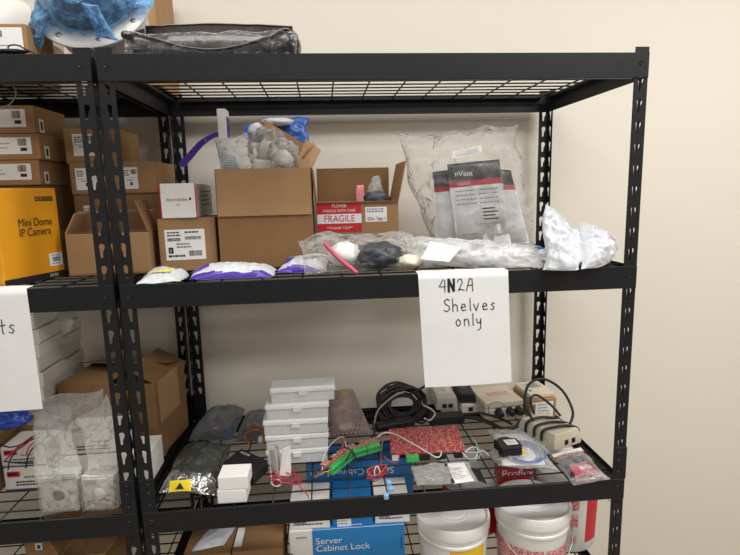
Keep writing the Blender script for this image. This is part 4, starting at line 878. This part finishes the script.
# brown carton with beige device on top
c = Carton('carton', 'brown carton with a white label, at the right rear of the lower shelf', 'box', (1.1160, 0.3780, 0.7740), (1.2090, 0.3880, 0.7740), .125, D2 + .0008, .068, KRAFT3, tape=False)
c.plate('label', .006, c.w - .012, .004, .058, LABEL, draw=lambda b, P, ux, uy, w, h: (lines(b, P, .02, h * .8, w * .9, 4, h * .2, h * .05), rect(b, P, .003, .004, .012, h * .9, GREYINK)))
t = thing('wall_controller', 'flat beige keypad with a grey display lying on the brown carton', 'device', (c.t.location.x, c.t.location.y, D2 + .0695), c.t.rotation_euler.z); w = c.w / 2
b = MB(); b.box(-w + .001, w - .004, .006, .12, 0, .016, mat('cream_plastic', '#d6cbb2', .5), bev=.004, seg=2); b.part('case', t)
b = MB(); b.poly([(-w * .45, .06, .0165), (w * .45, .06, .0165), (w * .45, .1, .0165), (-w * .45, .1, .0165)], mat('display_grey', '#8f9090', .3)); b.part('display', t)
for x in (-w * .66, w * .6): b = MB(); b.box(x - .003, x + .003, .062, .098, .016, .0175, GREY, bev=.0006); b.part('key', t)
b = MB(); b.box(-w * .7, -w * .55, .03, .045, .016, .0172, GREYINK); b.part('key', t)
# beige power brick wrapped with its black cable
fl, fr = Vector((1.1020, 0.1680, 0.7740)), Vector((1.2070, 0.1970, 0.7740)); e = fr - fl; w = e.length / 2
t = thing('power_brick', 'beige two-port brick with its black cable looped around it, at the right', 'adapter', ((fl.x + fr.x) / 2, (fl.y + fr.y) / 2, D2 + .0008), math.atan2(e.y, e.x) + .12); dep = .15; h = .046
b = MB(); b.prism([(-w, 0), (w, 0), (w, dep), (-w, dep)], 0, h * .5, BEIGE, bev=.003, taper=[(-w - .001, 0), (w + .001, 0), (w + .001, dep), (-w - .001, dep)])
b.prism([(-w - .001, 0), (w + .001, 0), (w + .001, dep), (-w - .001, dep)], h * .5, h, BEIGE, bev=.003, taper=[(-w + .008, .006), (w - .008, .006), (w - .008, dep - .006), (-w + .008, dep - .006)]); b.part('case', t)
for x in (-.008, .02): MB().box(x - .007, x + .007, -.0012, .001, .01, .024, DARK, bev=.0005).part('port', t)
for y, lift in ((.035, .006), (.065, .012), (.1, .02)):
    q = [(-w - .006, y + .012, h * .35), (-w - .004, y + .008, h + .002), (-w * .4, y, h + .006 + lift * .3), (w * .4, y - .01, h + .006), (w + .004, y - .016, h * .8), (w + .006, y - .018, h * .3)]
    MB().tube(q, .0042, BLKR, 8).part('cable_loop', t, smooth=True)
MB().tube([(-w * .75, .1, h + .006), (-w * .85, .13, h + .05), (-w * .3, .15, h + .1), (w * .7, .14, h + .112), (w * 1.6, .11, h + .075), (w * 1.7, .07, h + .02), (w * 1.1, .05, h * .8)], .0042, BLKR, 8).part('cable_loop', t, smooth=True)
MB().tube([(-w * .2, .13, h + .012), (-w * .1, .15, h + .05), (w * .4, .15, h + .058), (w * .95, .12, h + .03), (w * 1.15, .09, h + .002)], .004, BLKR, 8).part('cable_loop', t, smooth=True)
# bag with a blue cable and a black module
A = [Vector(v) for v in ((0.9110, 0.0960, 0.7740), (1.0650, 0.0660, 0.7750), (1.1120, 0.3260, 0.7740), (0.9430, 0.3200, 0.7740))]
t = thing('poly_bag', 'clear bag holding a blue cable, papers and a black module, right of the red board', 'bag', A[0])
b = MB(); b.pillow(*A, .018, .001, CLEAR2, 40, 34, 151, .007, 26, 2.8, D2 + .0005, .02); b.buildw('film', t, True)
b = MB(); b.pillow((0.9300, 0.1010, 0.7760), (1.0500, 0.0960, 0.7760), (1.0950, 0.2840, 0.7780), (0.9720, 0.2800, 0.7780), .002, .001, LABEL, 12, 12, 5, .002, 20, 6, D2 + .0008); b.buildw('paper', t, True)
bc = mat('blue_cable', '#5b74b4', .4); c0 = Vector((0.9990, 0.1580, 0.7740))
for k in range(6):
    r1 = .045 + .005 * (k % 3); pts = [c0 + Vector((r1 * math.cos(q) + .003 * k, r1 * 1.15 * math.sin(q), .006 + .003 * (k % 3))) for q in [x * PI / 5 for x in range(10)]]
    MB().tube(pts, .0022, bc, 6, closed=True).buildw('cable_loop', t, True)
M = Matrix.Translation((0.9320, 0.1250, 0.7880)) @ Matrix.Rotation(.06, 4, 'Z')
t = thing('relay_module', 'black module with a white sticker lying on the bag with the blue cable', 'module', (0.9320, 0.1250, 0.7880), .06)
b = MB(); b.prism([(.004, 0), (.06, 0), (.068, .012), (.068, .058), (.05, .062), (.05, .07), (.018, .07), (.014, .06), (0, .058), (.008, .04), (.0, .02)], 0, .026, BLKP, bev=.002); b.part('body', t)
MB().poly([(.026, .018, .0264), (.06, .018, .0264), (.06, .05, .0264), (.026, .05, .0264)], LABEL).part('sticker', t)
b = MB(); lines(b, lambda a, c_: Vector((.029 + a, .02 + c_, .0268)), 0, .024, .028, 3, .009, .003, 7, INK); b.part('sticker_print', t)
MB().box(.062, .07, -.002, .004, .002, .016, YEL2, bev=.001).part('yellow_tab', t)
# foil bag with red contents over the right end of the beam
A = [Vector(v) for v in ((1.0740, -0.0250, 0.7780), (1.1810, 0.0040, 0.7780), (1.1840, 0.1690, 0.7740), (1.0840, 0.1400, 0.7740))]
t = thing('foil_bag', 'clear foil bag with red and black contents hanging over the right end of the beam', 'bag', A[0])
b = MB(); b.pillow(*A, .012, .001, CLEAR, 30, 34, 161, .005, 34, 2.8, S2 + .0005, .01); b.buildw('film', t, True)
b = MB(); C4 = [A[0].lerp(A[1], u).lerp(A[3].lerp(A[2], u), v) + Zv * .003 for u, v in ((.08, .18), (.92, .18), (.92, .8), (.08, .8))]
b.pillow(*C4, .006, .002, mat('red_contents', '#a83a4a', .4, 0, .25, 30), 16, 18, 6, .004, 40, 3, D2 + .0009, .004, mfn=lambda a, c: BLKP if c > .52 or a < .1 else (mat('pale_print', '#c9b7b4', .5) if .35 < a < .8 and .15 < c < .32 else None)); b.buildw('contents', t, True)
b = MB(); C4 = [A[0].lerp(A[1], u).lerp(A[3].lerp(A[2], u), v) + Zv * .006 for u, v in ((.0, .84), (1, .84), (1, 1), (.0, 1))]
b.pillow(*C4, .002, .001, LABEL, 12, 6, 7, .001, 40, 6, D2 + .001, .002, mfn=lambda a, c: CRIM if c < .2 else None); b.buildw('white_header', t, True)

# ================================================================== LOWER SHELF, left unit
# stack of long white cartons with their ends to the front
wc = mat('white_carton', '#e3e0db', .6, 0, .03)
for col, (y0, d, x1, top, rows, names) in enumerate(((.262, .13, (-0.3310, 0.2620, 1.1230)[0], (-0.3000, 0.2600, 1.2290)[2] + .035, 7, ''), (.396, .13, (-0.3360, 0.3960, 1.1440)[0], (-0.3130, 0.3960, 1.1980)[2] + .03, 7, ''))):
    h = (top - D2 - .2) / rows
    for k in range(rows):
        jx = (.0, .004, -.003, .002, .006, -.002, .001)[k]
        nth = ('lowest', 'second from the bottom', 'third from the bottom', 'middle one', 'third from the top', 'second from the top', 'topmost')[k]
        c = Carton('long_white_carton', 'long white carton behind the left page, ' + nth + ' of the ' + ('front' if col == 0 else 'rear') + ' column', 'box', (x1 - .075 + jx, y0), (x1 + jx, y0), d, D2 + .2 + k * h, h - .0012, wc, 'white cartons stacked behind the left page', tape=False, bev=.0015)
        if k in (2, 4): c.plate('dark_gap', .004, c.d * .9, .0004, .0028, GREYINK, 'right')
t = thing('torn_flap', 'torn grey-white carton flap sticking out of the white carton stack', 'flap', (-0.3120, 0.3900, 1.1540)); b = MB()
b.pillow((-0.3400, 0.3950, 1.1350), (-0.2880, 0.3600, 1.1510), (-0.2710, 0.3600, 1.1750), (-0.3350, 0.3950, 1.1750), .0015, .0015, LABEL, 10, 8, 4, .003, 40, edge=.012); b.buildw('flap', t, True)
c = Carton('carton', 'closed brown carton carrying the white cartons, mostly hidden behind the left page', 'box', (-.60, .262), (-.335, .262), .265, D2, .1985, KRAFT2, tape=False)
c = Carton('carton', 'big brown carton with long side receding at the left frame edge', 'box', (-.72, .1), (-.41, .1), .155, D2, .15, KRAFT2, tape=False)
t = thing('blue_bag', 'dark blue plastic bag under the left page', 'bag', (-0.3290, 0.0800, 1.0060)); b = MB(); b.blob((-0.3320, 0.0850, 1.0010), (.045, .025, .018), mat('royal_blue_bag', '#1f3f9c', .35), 4, .3, 2.4, 4); b.buildw('body', t, True)
# big open carton bridging both units
c = Carton('open_carton', 'large open brown carton behind the posts, its flaps folded in', 'box', (-.32, .312), (-.036, .272), .213, S2 + .0003, .2275, KRAFT2, opened=True, inner=KRAFT)
c.flap('left', .12, -100, KRAFT); c.flap('back', .1, -75, KRAFT2); c.flap('right', .09, -62, KRAFT2)
c.plate('tape', .02, .16, .1, .228, KRAFT3, 'right')
# white cartons with red and blue print behind the bags
def wire_carton(label, p0, p1, d, z, h, seed, red=True):
    c = Carton('white_carton', label, 'box', p0, p1, d, z, h, wc, 'white cartons with a blue edge', tape=False, bev=.0015)
    def dr(b, P, ux, uy, w, h):
        rect(b, P, 0, 0, w, h * .07, mat('violet_edge', '#4a4376', .5))
        if red: rect(b, P, w * .08, h * .62, w * .36, h * .86, CRIM); lines(b, P, w * .1, h * .7, w * .34, 1, .1, h * .07, seed, LABEL)
        lines(b, P, w * .45, h * .55, w * .75, 1, .1, h * .07, seed); lines(b, P, w * .25, h * .34, w * .8, 2, h * .13, h * .07, seed + 1, INK)
    c.plate('printed_front', 0, c.w, 0, c.h, None, draw=dr); return c
wire_carton('lower of two white cartons with red labels beside the bagged boxes', (-.397, .15), (-.285, .15), .1, D2 + .0005, .062, 5)
wire_carton('upper of two white cartons with red labels, under the red and black wires', (-.402, .157), (-.29, .157), .1, D2 + .063, .055, 6)
wire_carton('long white carton standing behind the bagged boxes and the posts', (-.265, .15), (-.02, .15), .1, S2 + .0004, .083, 7, False)
wire_carton('white carton with a blue edge lying on the long white one, behind the bags', (-.25, .155), (-.08, .155), .1, D2 + .086, .062, 8, False)
t = thing('wire_bundle', 'red and black wires lying over the two red-labelled white cartons', 'wires', (-0.3170, 0.1200, 0.9140))
for k, (pts, m) in enumerate(((((-0.2930, 0.1500, 0.9310), (-0.3140, 0.1400, 0.9230), (-0.3490, 0.1350, 0.8980), (-0.3790, 0.1300, 0.8670)), rw), (((-0.2950, 0.1500, 0.9200), (-0.3150, 0.1400, 0.9150), (-0.3440, 0.1350, 0.8970), (-0.3640, 0.1300, 0.8710), (-0.3660, 0.1200, 0.8490)), BLKR), (((-0.2860, 0.1400, 0.9100), (-0.3010, 0.1300, 0.9030), (-0.3160, 0.1250, 0.8810), (-0.3220, 0.1200, 0.8510)), BLKR),
                              (((-0.3980, 0.1400, 0.9150), (-0.3630, 0.1350, 0.9040), (-0.3270, 0.1350, 0.9130), (-0.2980, 0.1400, 0.9310)), BLKR), (((-0.3000, 0.1500, 0.9120), (-0.3110, 0.1300, 0.9060), (-0.3210, 0.1250, 0.8840)), rw), (((-0.3720, 0.1300, 0.8850), (-0.3520, 0.1300, 0.8920), (-0.3200, 0.1300, 0.9120), (-0.2930, 0.1400, 0.9330)), rw), (((-0.3790, 0.1300, 0.8690), (-0.3430, 0.1250, 0.8640), (-0.2990, 0.1250, 0.8610)), BLKR))):
    MB().tube(pts, .0019, m, 6).buildw('wire', t, True)
# two bagged white boxes with a round hole
def bagged(label, fl, fr, h, dep, hole, seed, bt):
    fl, fr = Vector(fl), Vector(fr); e = fr - fl; w = e.length / 2; z = S2 + .001
    t = thing('bagged_box', label, 'bag', ((fl.x + fr.x) / 2, (fl.y + fr.y) / 2, z), math.atan2(e.y, e.x), 'bagged white boxes at the front')
    b = MB(); b.box(-w, w, .004, dep, 0, h, WPLAS, bev=.003, seg=2); b.part('box', t)
    b = MB(); b.box(-w * .93, w * .93, 0, .0045, h * .05, h * .93, LGREY, bev=.0015)
    b.part('face_plate', t)
    M = Matrix.Translation((w * .0 + .002, -.0003, h * .5)) @ Matrix.Rotation(PI / 2, 4, 'X')
    if hole:
        MB().lathe([(0, .0004), (.0135, .0004), (.011, .0014), (.012, .0004), (.0125, 0)], mat('speaker_grey', '#77777a', .6), 22, M).part('round_hole', t, smooth='auto')
    else: MB().lathe([(0, .006), (.01, .0055), (.0135, .003), (.0145, 0)], WPLAS, 22, M).part('round_button', t, smooth='auto')
    b = MB(); b.pillow(*bt, .008, .004, CLEAR2, 40, 44, seed, .010, 22, 3, S2 + .0005, .025); b.buildw('film', t, True)
    b = MB(); b.pillow((-w * 1.04, -.004, .0012), (w * 1.04, -.004, .0012), (w * 1.06, .0, h * 1.06), (-w * 1.06, 0, h * 1.06), .007, .001, CLEAR, 30, 30, seed + 3, .004, 40, 4, -.0003, .006); b.part('film_front', t, True)
    return t
bagged('bagged white box with a round dark hole, left of the posts', (-0.2440, 0.0230, 0.7770), (-0.1580, 0.0240, 0.7770), .094, .05, True, 171, [(-0.2360, 0.0200, 0.8690), (-0.1480, 0.0300, 0.8730), (-0.1900, 0.1100, 1.0210), (-0.2810, 0.1000, 1.0200)])
bagged('bagged white box with a round white button, beside the posts', (-0.1460, 0.0230, 0.7770), (-0.0650, 0.0210, 0.7770), .09, .05, False, 175, [(-0.1330, 0.0200, 0.8880), (-0.0490, 0.0300, 0.8810), (-0.1040, 0.1300, 1.0400), (-0.1780, 0.1000, 0.9820)])
t = thing('folded_film', 'loose clear film bag lying over the tops of the two bagged boxes', 'bag', (-0.2120, 0.1200, 0.9750))
b = MB(); b.pillow((-0.2780, 0.1000, 0.9670), (-0.1100, 0.1200, 0.9360), (-0.1220, 0.1400, 1.0480), (-0.3080, 0.1300, 1.0090), .02, .008, CLEAR2, 40, 30, 181, .012, 22, 2.6, None, .03); b.buildw('film', t, True)

# ================================================================== BOTTOM SHELF
Z = D3 + .0005
c = Carton('carton', 'brown carton at the bottom left, a crumpled film sheet on its lid', 'box', (.068, .05), (.19, .05), .16, Z, .166, KRAFT2, 'two brown cartons on the bottom shelf', tape=False)
t = thing('film_sheet', 'grey film sheet on the left brown carton of the bottom shelf', 'bag', (.11, .09, .62)); b = MB(); b.pillow((.085, .065, .6185), (.165, .072, .6185), (.18, .16, .6185), (.115, .165, .6185), .008, .001, mat('grey_sheet', '#b8bac0', .35, 0, .1), 24, 20, 4, .004, 30, 3, .6168, .01); b.buildw('film', t, True)
c = Carton('carton', 'wide brown carton with a torn white strip, left of the lock carton', 'box', (.193, .05), (.322, .05), .16, Z, .168, KRAFT2, 'two brown cartons on the bottom shelf', tape=False)
c.plate('white_strip', .002, .022, .02, .1, LABEL, 'top')
c = Carton('lock_carton', 'white and blue carton printed Server Cabinet Lock under the front beam', 'box', (.338, .095), (.652, .09), .12, Z, (0.3420, 0.0950, 0.6320)[2] - Z, wc, tape=False)
def lock(b, P, ux, uy, w, h):
    rect(b, P, w * .2, 0, w, h, BLUE); b.text('Server\nCabinet Lock', P(w * .225, h * .77), ux, uy, .026, LABEL, sx=1.05); lines(b, P, w * .06, h * .88, w * .16, 1, .1, .004, 4); rect(b, P, w * .965, h * .62, w * .975, h * .8, INK); rect(b, P, .002, h * .5, .008, h * .64, INK)
c.plate('printed_front', 0, c.w, 0, c.h, None, draw=lock)
c.plate('blue_lid', c.w * .2, c.w - .001, .001, c.d - .001, BLUE, 'top')
LZ = Z + c.h + .0006
for k, (x0, x1, m, lb) in enumerate(((.341, .449, wc, 'white carton on the lock carton, left of the small blue one'), (.457, .566, BLUE2, 'small blue carton between two white ones on the lock carton'), (.573, .668, wc, 'white carton on the lock carton, right of the small blue one'))):
    cc = Carton('small_carton', lb, 'box', (x0, .1), (x1, .097), .125, LZ, .062, m, 'small cartons on the lock carton', tape=False, bev=.0015)
    if k != 1: cc.plate('label', .006, cc.w - .006, .004, .05, LABEL, draw=lambda b, P, ux, uy, w, h: (bars(b, P, w * .05, h * .3, w * .4, h * .5, 3), lines(b, P, w * .05, h * .7, w * .9, 2, h * .5, h * .08, 4, INK), rect(b, P, w * .7, h * .55, w * .76, h * .7, INK)))
    else: cc.plate('label', .012, .05, .0, .04, LABEL, draw=lambda b, P, ux, uy, w, h: lines(b, P, .003, h * .8, w * .9, 4, h * .2, h * .06)); cc.plate('small_print', .012, .1, .003, .008, None, draw=lambda b, P, ux, uy, w, h: lines(b, P, 0, 0, w, 1, .1, .003, 6, LABEL))
c = Carton('lock_carton', 'blue carton lying upside down below the mesh behind the small cartons', 'box', (.385, .232), (.70, .228), .12, LZ, .118, BLUE2, tape=False)
def lock2(b, P, ux, uy, w, h): b.text('Server Cabinet Lock', P(w * .82, h * .8), -ux, -uy, .03, LABEL)
c.plate('printed_front', 0, c.w, 0, c.h, None, draw=lock2)
# pails
def pail(label, cx, cy, r, zt, wraps, zb=None, lidm=None, name='pail', group='white pails on the bottom shelf', bail=True):
    zb = zb or Z; h = zt - zb; t = thing(name, label, 'pail', (cx, cy, zb), 0, group); lidm = lidm or WPLAS
    b = MB(); rb = r * .88; b.lathe([(0, 0), (rb, 0), (rb + .002, .003), (r * .97, h - .03)], WPLAS, 56); b.part('body', t, 'auto')
    b = MB(); b.lathe([(r * .975, h - .058), (r * 1.0, h - .056), (r * 1.0, h - .05), (r * .975, h - .048), (r * .975, h - .032)], WPLAS, 56); b.part('rim_ring', t, 'auto')
    b = MB(); b.lathe([(r * .98, h - .032), (r * 1.03, h - .031), (r * 1.035, h - .024), (r * 1.035, h - .006), (r * 1.02, h - .001), (r * .985, h), (r * .955, h - .002), (r * .94, h - .009), (r * .45, h - .0085), (r * .43, h - .007), (r * .41, h - .0085), (r * .3, h - .0085), (r * .28, h - .0068), (r * .26, h - .0085), (0, h - .0085)], lidm, 64); b.part('lid', t, 'auto')
    for (a0, a1, z0, z1, m, nm) in wraps:
        b = MB(); k = 24; rr = lambda z: rb + .002 + (r * .97 - rb - .002) * z / (h - .03) + .0008
        b.lathe([(rr(z0), z0), (rr(z1), z1)], m, k, None, math.radians(a0), math.radians(a1)); b.part(nm, t, True)
    if bail:
        pts = [(r * 1.02 * math.cos(q), r * 1.02 * math.sin(q) - .012, h - .055 - .07 * max(0, math.sin(-q))) for q in [PI + PI * x / 12 for x in range(13)]]
        MB().tube(pts, .0018, STEEL, 6).part('wire_handle', t, smooth=True)
    return t, h, rb
mot = speckle('mottled_pink', '#e2d3d0', '#c9585f', 260, .42, .5)
t, h, rb = pail('white pail with a yellow label and ringed lid, left of the red pail', .793, .118, .099, .645, ((200, 252, .02, .135, LABEL, 'white_label'), (252, 318, .02, .135, mat('yellow_wrap', '#f0c419', .4, 0, .03), 'yellow_label'), (318, 345, .02, .135, LABEL, 'white_label')), bail=False)
b = MB(); r_ = rb + .012; a = math.radians(267)
ux = Vector((-math.sin(a), math.cos(a), 0)); o = Vector((r_ * math.cos(a), r_ * math.sin(a), .108)) - ux * .014; b.text('3M', o, ux, Zv, .026, RED, off=.0025); b.part('red_lettering', t)
t, h, rb = pail('white pail with a mottled pink label, in front of the red pail', 1.018, .108, .102, .667, ((175, 268, .08, .125, mot, 'pink_label'), (272, 362, .08, .125, mot, 'pink_label'), (175, 268, .02, .074, mot, 'pink_label'), (272, 362, .02, .074, mot, 'pink_label')))
t, h, rb = pail('red pail with a pale lid, mostly hidden behind the yellow-labelled pail', .912, .345, .1, .655, ((0, 359.9, .004, .165, RED, 'red_wrap'),), name='red_pail', group=None, bail=False)
x0, x1 = (0.9650, 0.2250, 0.6770)[0], (1.0640, 0.2250, 0.6690)[0]
c = Carton('red_carton', 'red carton with white script seen through the mesh behind the pink-labelled pail', 'box', (x0, .225), (x1, .222), .06, Z, (1.0170, 0.2250, 0.7090)[2] - Z, RED, tape=False)
c.plate('white_script', 0, c.w, 0, c.h, None, draw=lambda b, P, ux, uy, w, h: b.text('Proflex', P(w * .04, h - .04), ux, uy, .034, LABEL))
t, h, rb = pail('white pail with a broad red stripe at the right end of the bottom shelf', 1.182, .245, .1, .69, ((284, 316, .03, .205, RED, 'red_stripe'), (254, 268, .14, .175, mot, 'pink_print'), (254, 268, .085, .125, mot, 'pink_print'), (256, 266, .03, .055, mot, 'pink_print')), zb=S3 + .0005, bail=False)
MB().tube([(.06, -.087, h - .04), (.085, -.1, h - .07), (.118, -.08, h - .1)], .0018, STEEL, 6).part('wire_handle', t, smooth=True)
# bottom shelf, left unit
c = Carton('carton', 'brown carton with two small white labels below the left beam', 'box', (-0.4330, 0.2500, 0.5230), (-0.2250, 0.2500, 0.5170), .2, Z, (-0.3330, 0.2500, 0.5550)[2] - Z + .004, KRAFT, tape=False)
c.plate('label', .03, .05, c.h - .03, c.h - .008, LABEL, draw=lambda b, P, ux, uy, w, h: rect(b, P, w * .3, h * .2, w * .7, h * .7, INK)); c.plate('label', .12, .142, c.h - .022, c.h - .002, LABEL, draw=lambda b, P, ux, uy, w, h: rect(b, P, w * .3, h * .2, w * .7, h * .7, INK))
c = Carton('carton', 'brown carton with a barcode label by the left post, below the beam', 'box', (-0.2170, 0.2500, 0.5060), (-0.1720, 0.2500, 0.5060), .2, S3 + .0006, (-0.1920, 0.2500, 0.5590)[2] - Z, KRAFT2, tape=False)
c.plate('label', .01, c.w - .006, c.h - .035, c.h - .005, LABEL, draw=lambda b, P, ux, uy, w, h: (bars(b, P, w * .1, h * .1, w * .9, h * .5, 4), lines(b, P, w * .1, h * .7, w * .9, 1, .1, h * .12)))
c = Carton('open_carton', 'open brown carton with a peaked flap under the left beam', 'box', (-0.2600, 0.1000, 0.5400), (-0.1430, 0.1000, 0.5340), .13, Z, (-0.2070, 0.1000, 0.6050)[2] - Z, KRAFT, opened=True)
c.flap('back', .045, 20, KRAFT3); c.flap('right', .05, 40, KRAFT2); c.flap('left', .05, 25, KRAFT2)

# ================================================================== TOP SHELF
# shrink-wrapped black tray with a sagging front
def tray(name, label):
    t = thing(name, label, 'tray', (.235, .045, S0 + .0005))
    x0, x1, d = -.172, .168, .08; n = 36
    b = MB(); wrap = mat('black_wrapped', '#332d29', .35, 0, .35, 25, .35, 40, coat=.5); gl = film('wrap_film', '#f0f0f0', .01, .12, .06, 30, 1.0)
    for (y, zf, nm) in ((0, lambda u: .052 - .036 * math.sin(PI * min(1, max(0, u * 1.02))) ** 1.3 * 1.0 + (.006 if u > .93 else 0), 'front_wall'), (d, lambda u: .092 + .006 * math.sin(PI * u), 'rear_wall')):
        b = MB(); vs = []; fs = []
        for i in range(n + 1):
            u = i / n; x = x0 + (x1 - x0) * u + (0 if y == 0 else .004); z = zf(u) + .0015 * noise.noise(Vector((u * 14, y * 9, 0)))
            lean = -.014 if y == 0 else .01
            vs += [(x, y - .002, 0), (x, y + lean - .002, z), (x, y + lean + .0035, z), (x, y + .0035, 0)]
        for i in range(n):
            for k in range(4): fs.append((i * 4 + k, i * 4 + (k + 1) % 4, (i + 1) * 4 + (k + 1) % 4, (i + 1) * 4 + k))
        fs += [(3, 2, 1, 0), tuple(n * 4 + k for k in range(4))]; b.add(vs, fs, wrap); o = b.part(nm, t, True)
        e = MB(); e.tube([(vs[i * 4 + 1][0], vs[i * 4 + 1][1] - .001, vs[i * 4 + 1][2]) for i in range(0, n + 1, 2)], .0014, mat('worn_edge', '#8d8680', .5), 6); e.part('worn_edge', o, True)
    b = MB(); b.box(x0, x1, 0, d, 0, .003, wrap); b.part('floor_panel', t)
    for x in (x0, x1): MB().prism([(0, 0), (d, 0), (d + .01, .088), (-.012, .05)], x - .002, x + .002, wrap, Matrix(((0, 0, 1, 0), (1, 0, 0, 0), (0, 1, 0, 0), (0, 0, 0, 1)))).part('end_wall', t)
    b = MB(); b.pillow((x0 - .008, -.02, .004), (x1 + .012, -.02, .004), (x1 + .014, -.024, .052), (x0 - .01, -.024, .046), .003, .003, gl, 44, 10, 5, .004, 50, 4, .0003, .006); b.part('shrink_film', t, True)
    b = MB(); b.blob((x1 + .008, .02, .028), (.012, .03, .026), wrap, 3, .3, 2.6, 3, .0005); b.part('gathered_corner', t, True)
    b = MB(); b.blob((x0 - .006, -.012, .045), (.01, .012, .007), wrap, 5, .3, 2.6, 3); b.part('gathered_corner', t, True)
tray('wrapped_tray', 'black shrink-wrapped tray with a sagging front wall on the top shelf')
# dome camera housing wrapped in blue film, tilted towards the aisle
cx, cy, cz = -.048, .14, 1.972
t = thing('dome_housing', 'round white camera housing with bolted flange, wrapped in blue film, on top', 'camera', (cx, .2, S0 + .0005))
R = Matrix.Translation((0, cy - .2, cz - S0)) @ Matrix.Rotation(math.radians(62), 4, 'X')     # housing axis leans at the camera
hw = mat('housing_white', '#cfcfcd', .35, 0, .02)
b = MB(); b.lathe([(0, -.112), (.08, -.112), (.096, -.1), (.112, -.03), (.114, 0), (.0, 0)], hw, 64, R); b.part('housing', t, 'auto')
b = MB(); b.lathe([(.09, .001), (.128, 0), (.132, .003), (.132, .008), (.126, .012), (.088, .012), (.086, .006)], hw, 72, R); o = b.part('flange', t, 'auto')
for k in range(8):
    a = 2 * PI * k / 8 + .25; M = R @ Matrix.Translation((.115 * math.cos(a), .115 * math.sin(a), .0118))
    MB().lathe([(0, .003), (.004, .003), (.0062, .0015), (.0066, 0)], STEEL, 12, M).part('bolt', o, 'auto')
for a in (-1.75, -1.2): MB().lathe([(.1145, -.11), (.1155, -.11), (.1165, -.005), (.1155, -.005)], mat('seam_white', '#f2f2f0', .4), 2, R, a, a + .02).part('seam', t)
b = MB(); b.lathe([(.084 * math.cos(q), .01 + .075 * math.sin(q)) for q in [PI / 2 * x / 10 for x in range(11)]], mat('smoked_dome', '#1d2f5c', .12, 0, .05), 48, R); b.part('dome', t, True)
wf = MB(); bm = bmesh.new(); bmesh.ops.create_uvsphere(bm, u_segments=72, v_segments=40, radius=1)
bmesh.ops.delete(bm, geom=[v for v in bm.verts if v.co.z < -.05], context='VERTS')
for v in bm.verts:
    o_ = v.co * 3 + Vector((4, 2, 7)); k = 1 + .07 * (1 - 2 * abs(noise.noise(o_))) + .05 * (1 - 2 * abs(noise.noise(o_ * 2.4)))
    rim = 1 - max(0, v.co.z); v.co = Vector((v.co.x * .099 * k, v.co.y * .099 * k, .016 + v.co.z * .088 * k + .004 * rim))
wf.addbm(bm, BLUEF, R); wf.part('blue_film', t, True)
for k, (pp, th) in enumerate(((((-0.1840, 0.1000, 1.8670), (-0.1500, 0.0900, 1.8600), (-0.1050, 0.0600, 1.9230), (-0.1530, 0.1000, 1.9720)), .012), (((-0.0100, 0.0500, 1.8750), (0.0350, 0.0600, 1.8630), (0.0040, 0.0200, 1.9380), (-0.0250, 0.0200, 1.9340)), .006), (((0.0310, 0.0800, 1.9370), (0.0910, 0.1000, 1.9520), (0.0880, 0.1200, 1.9930), (0.0300, 0.0800, 1.9750)), .008))):
    MB().pillow(*pp, th, .004, BLUEF, 26, 26, 190 + k, .008, 34, 2.6, None, .018).buildw('film_tail', t, True)
# support carton keeps the housing tipped; big carton behind; labelled carton and pale housing at the left
Carton('carton', 'plain brown carton standing behind the wrapped dome housing', 'box', (-.16, .36), (.03, .36), .2, S0, .3, KRAFT3, tape=False)
c = Carton('carton', 'brown carton with a white address label at the top left corner', 'box', (-.42, .05), ((-0.1580, 0.0500, 1.8710)[0], .05), .12, S0 + .0005, .074, KRAFT, tape=False)
c.plate('label', c.w - .1, c.w - .008, .002, .066, LABEL, draw=lambda b, P, ux, uy, w, h: (bars(b, P, w * .02, h * .7, w * .55, h * .9, 8), rect(b, P, 0, h * .42, w * .95, h * .44, GREYINK), lines(b, P, 0, h * .25, w * .5, 2, h * .16, h * .06, 3)))
t = thing('black_cord', 'thin black cord curling on the top left beam before the address label', 'cable', (-0.1460, -0.0100, 1.8300))
MB().tube([(-0.2120, 0.0200, 1.8410), (-0.1820, 0.0150, 1.8380), (-0.1800, 0.0150, 1.8480), (-0.1720, 0.0150, 1.8520), (-0.1600, 0.0150, 1.8510), (-0.1470, 0.0150, 1.8440), (-0.1300, 0.0150, 1.8360)], .0016, BLKR, 6).buildw('cord', t, True)
b = MB(); b.blob((-0.1800, 0.0200, 1.8400), (.03, .008, .004), BLKR, 3, .3, 3, 3, S0 + .0006); b.buildw('bunched_end', t, True)
t = thing('round_housing', 'large pale round housing at the top left, behind the labelled carton', 'camera', (-.42, .36, S0 + .0005))
b = MB(); b.lathe([(0, 0), (.14, 0), (.17, .01), (.178, .09), (.182, .1)], hw, 72); b.part('base', t, 'auto')
b = MB(); b.lathe([(.182, .1), (.186, .104), (.186, .135), (.172, .175), (.12, .215), (.06, .23), (0, .232)], WPLAS, 72); b.part('cover', t, 'auto')
# thin cord hanging under the left unit's top shelf
t = thing('hanging_cord', 'thin grey cord sagging below the top left beam', 'cable', (-0.2080, 0.0300, 1.7440)); MB().tube([(-0.1930, 0.0300, 1.7800), (-0.1850, 0.0300, 1.7640), (-0.1870, 0.0300, 1.7500), (-0.2010, 0.0300, 1.7340), (-0.2210, 0.0300, 1.7260), (-0.2370, 0.0300, 1.7240)], .0016, mat('grey_cord', '#6a6a6a', .5), 6).buildw('cord', t, True)
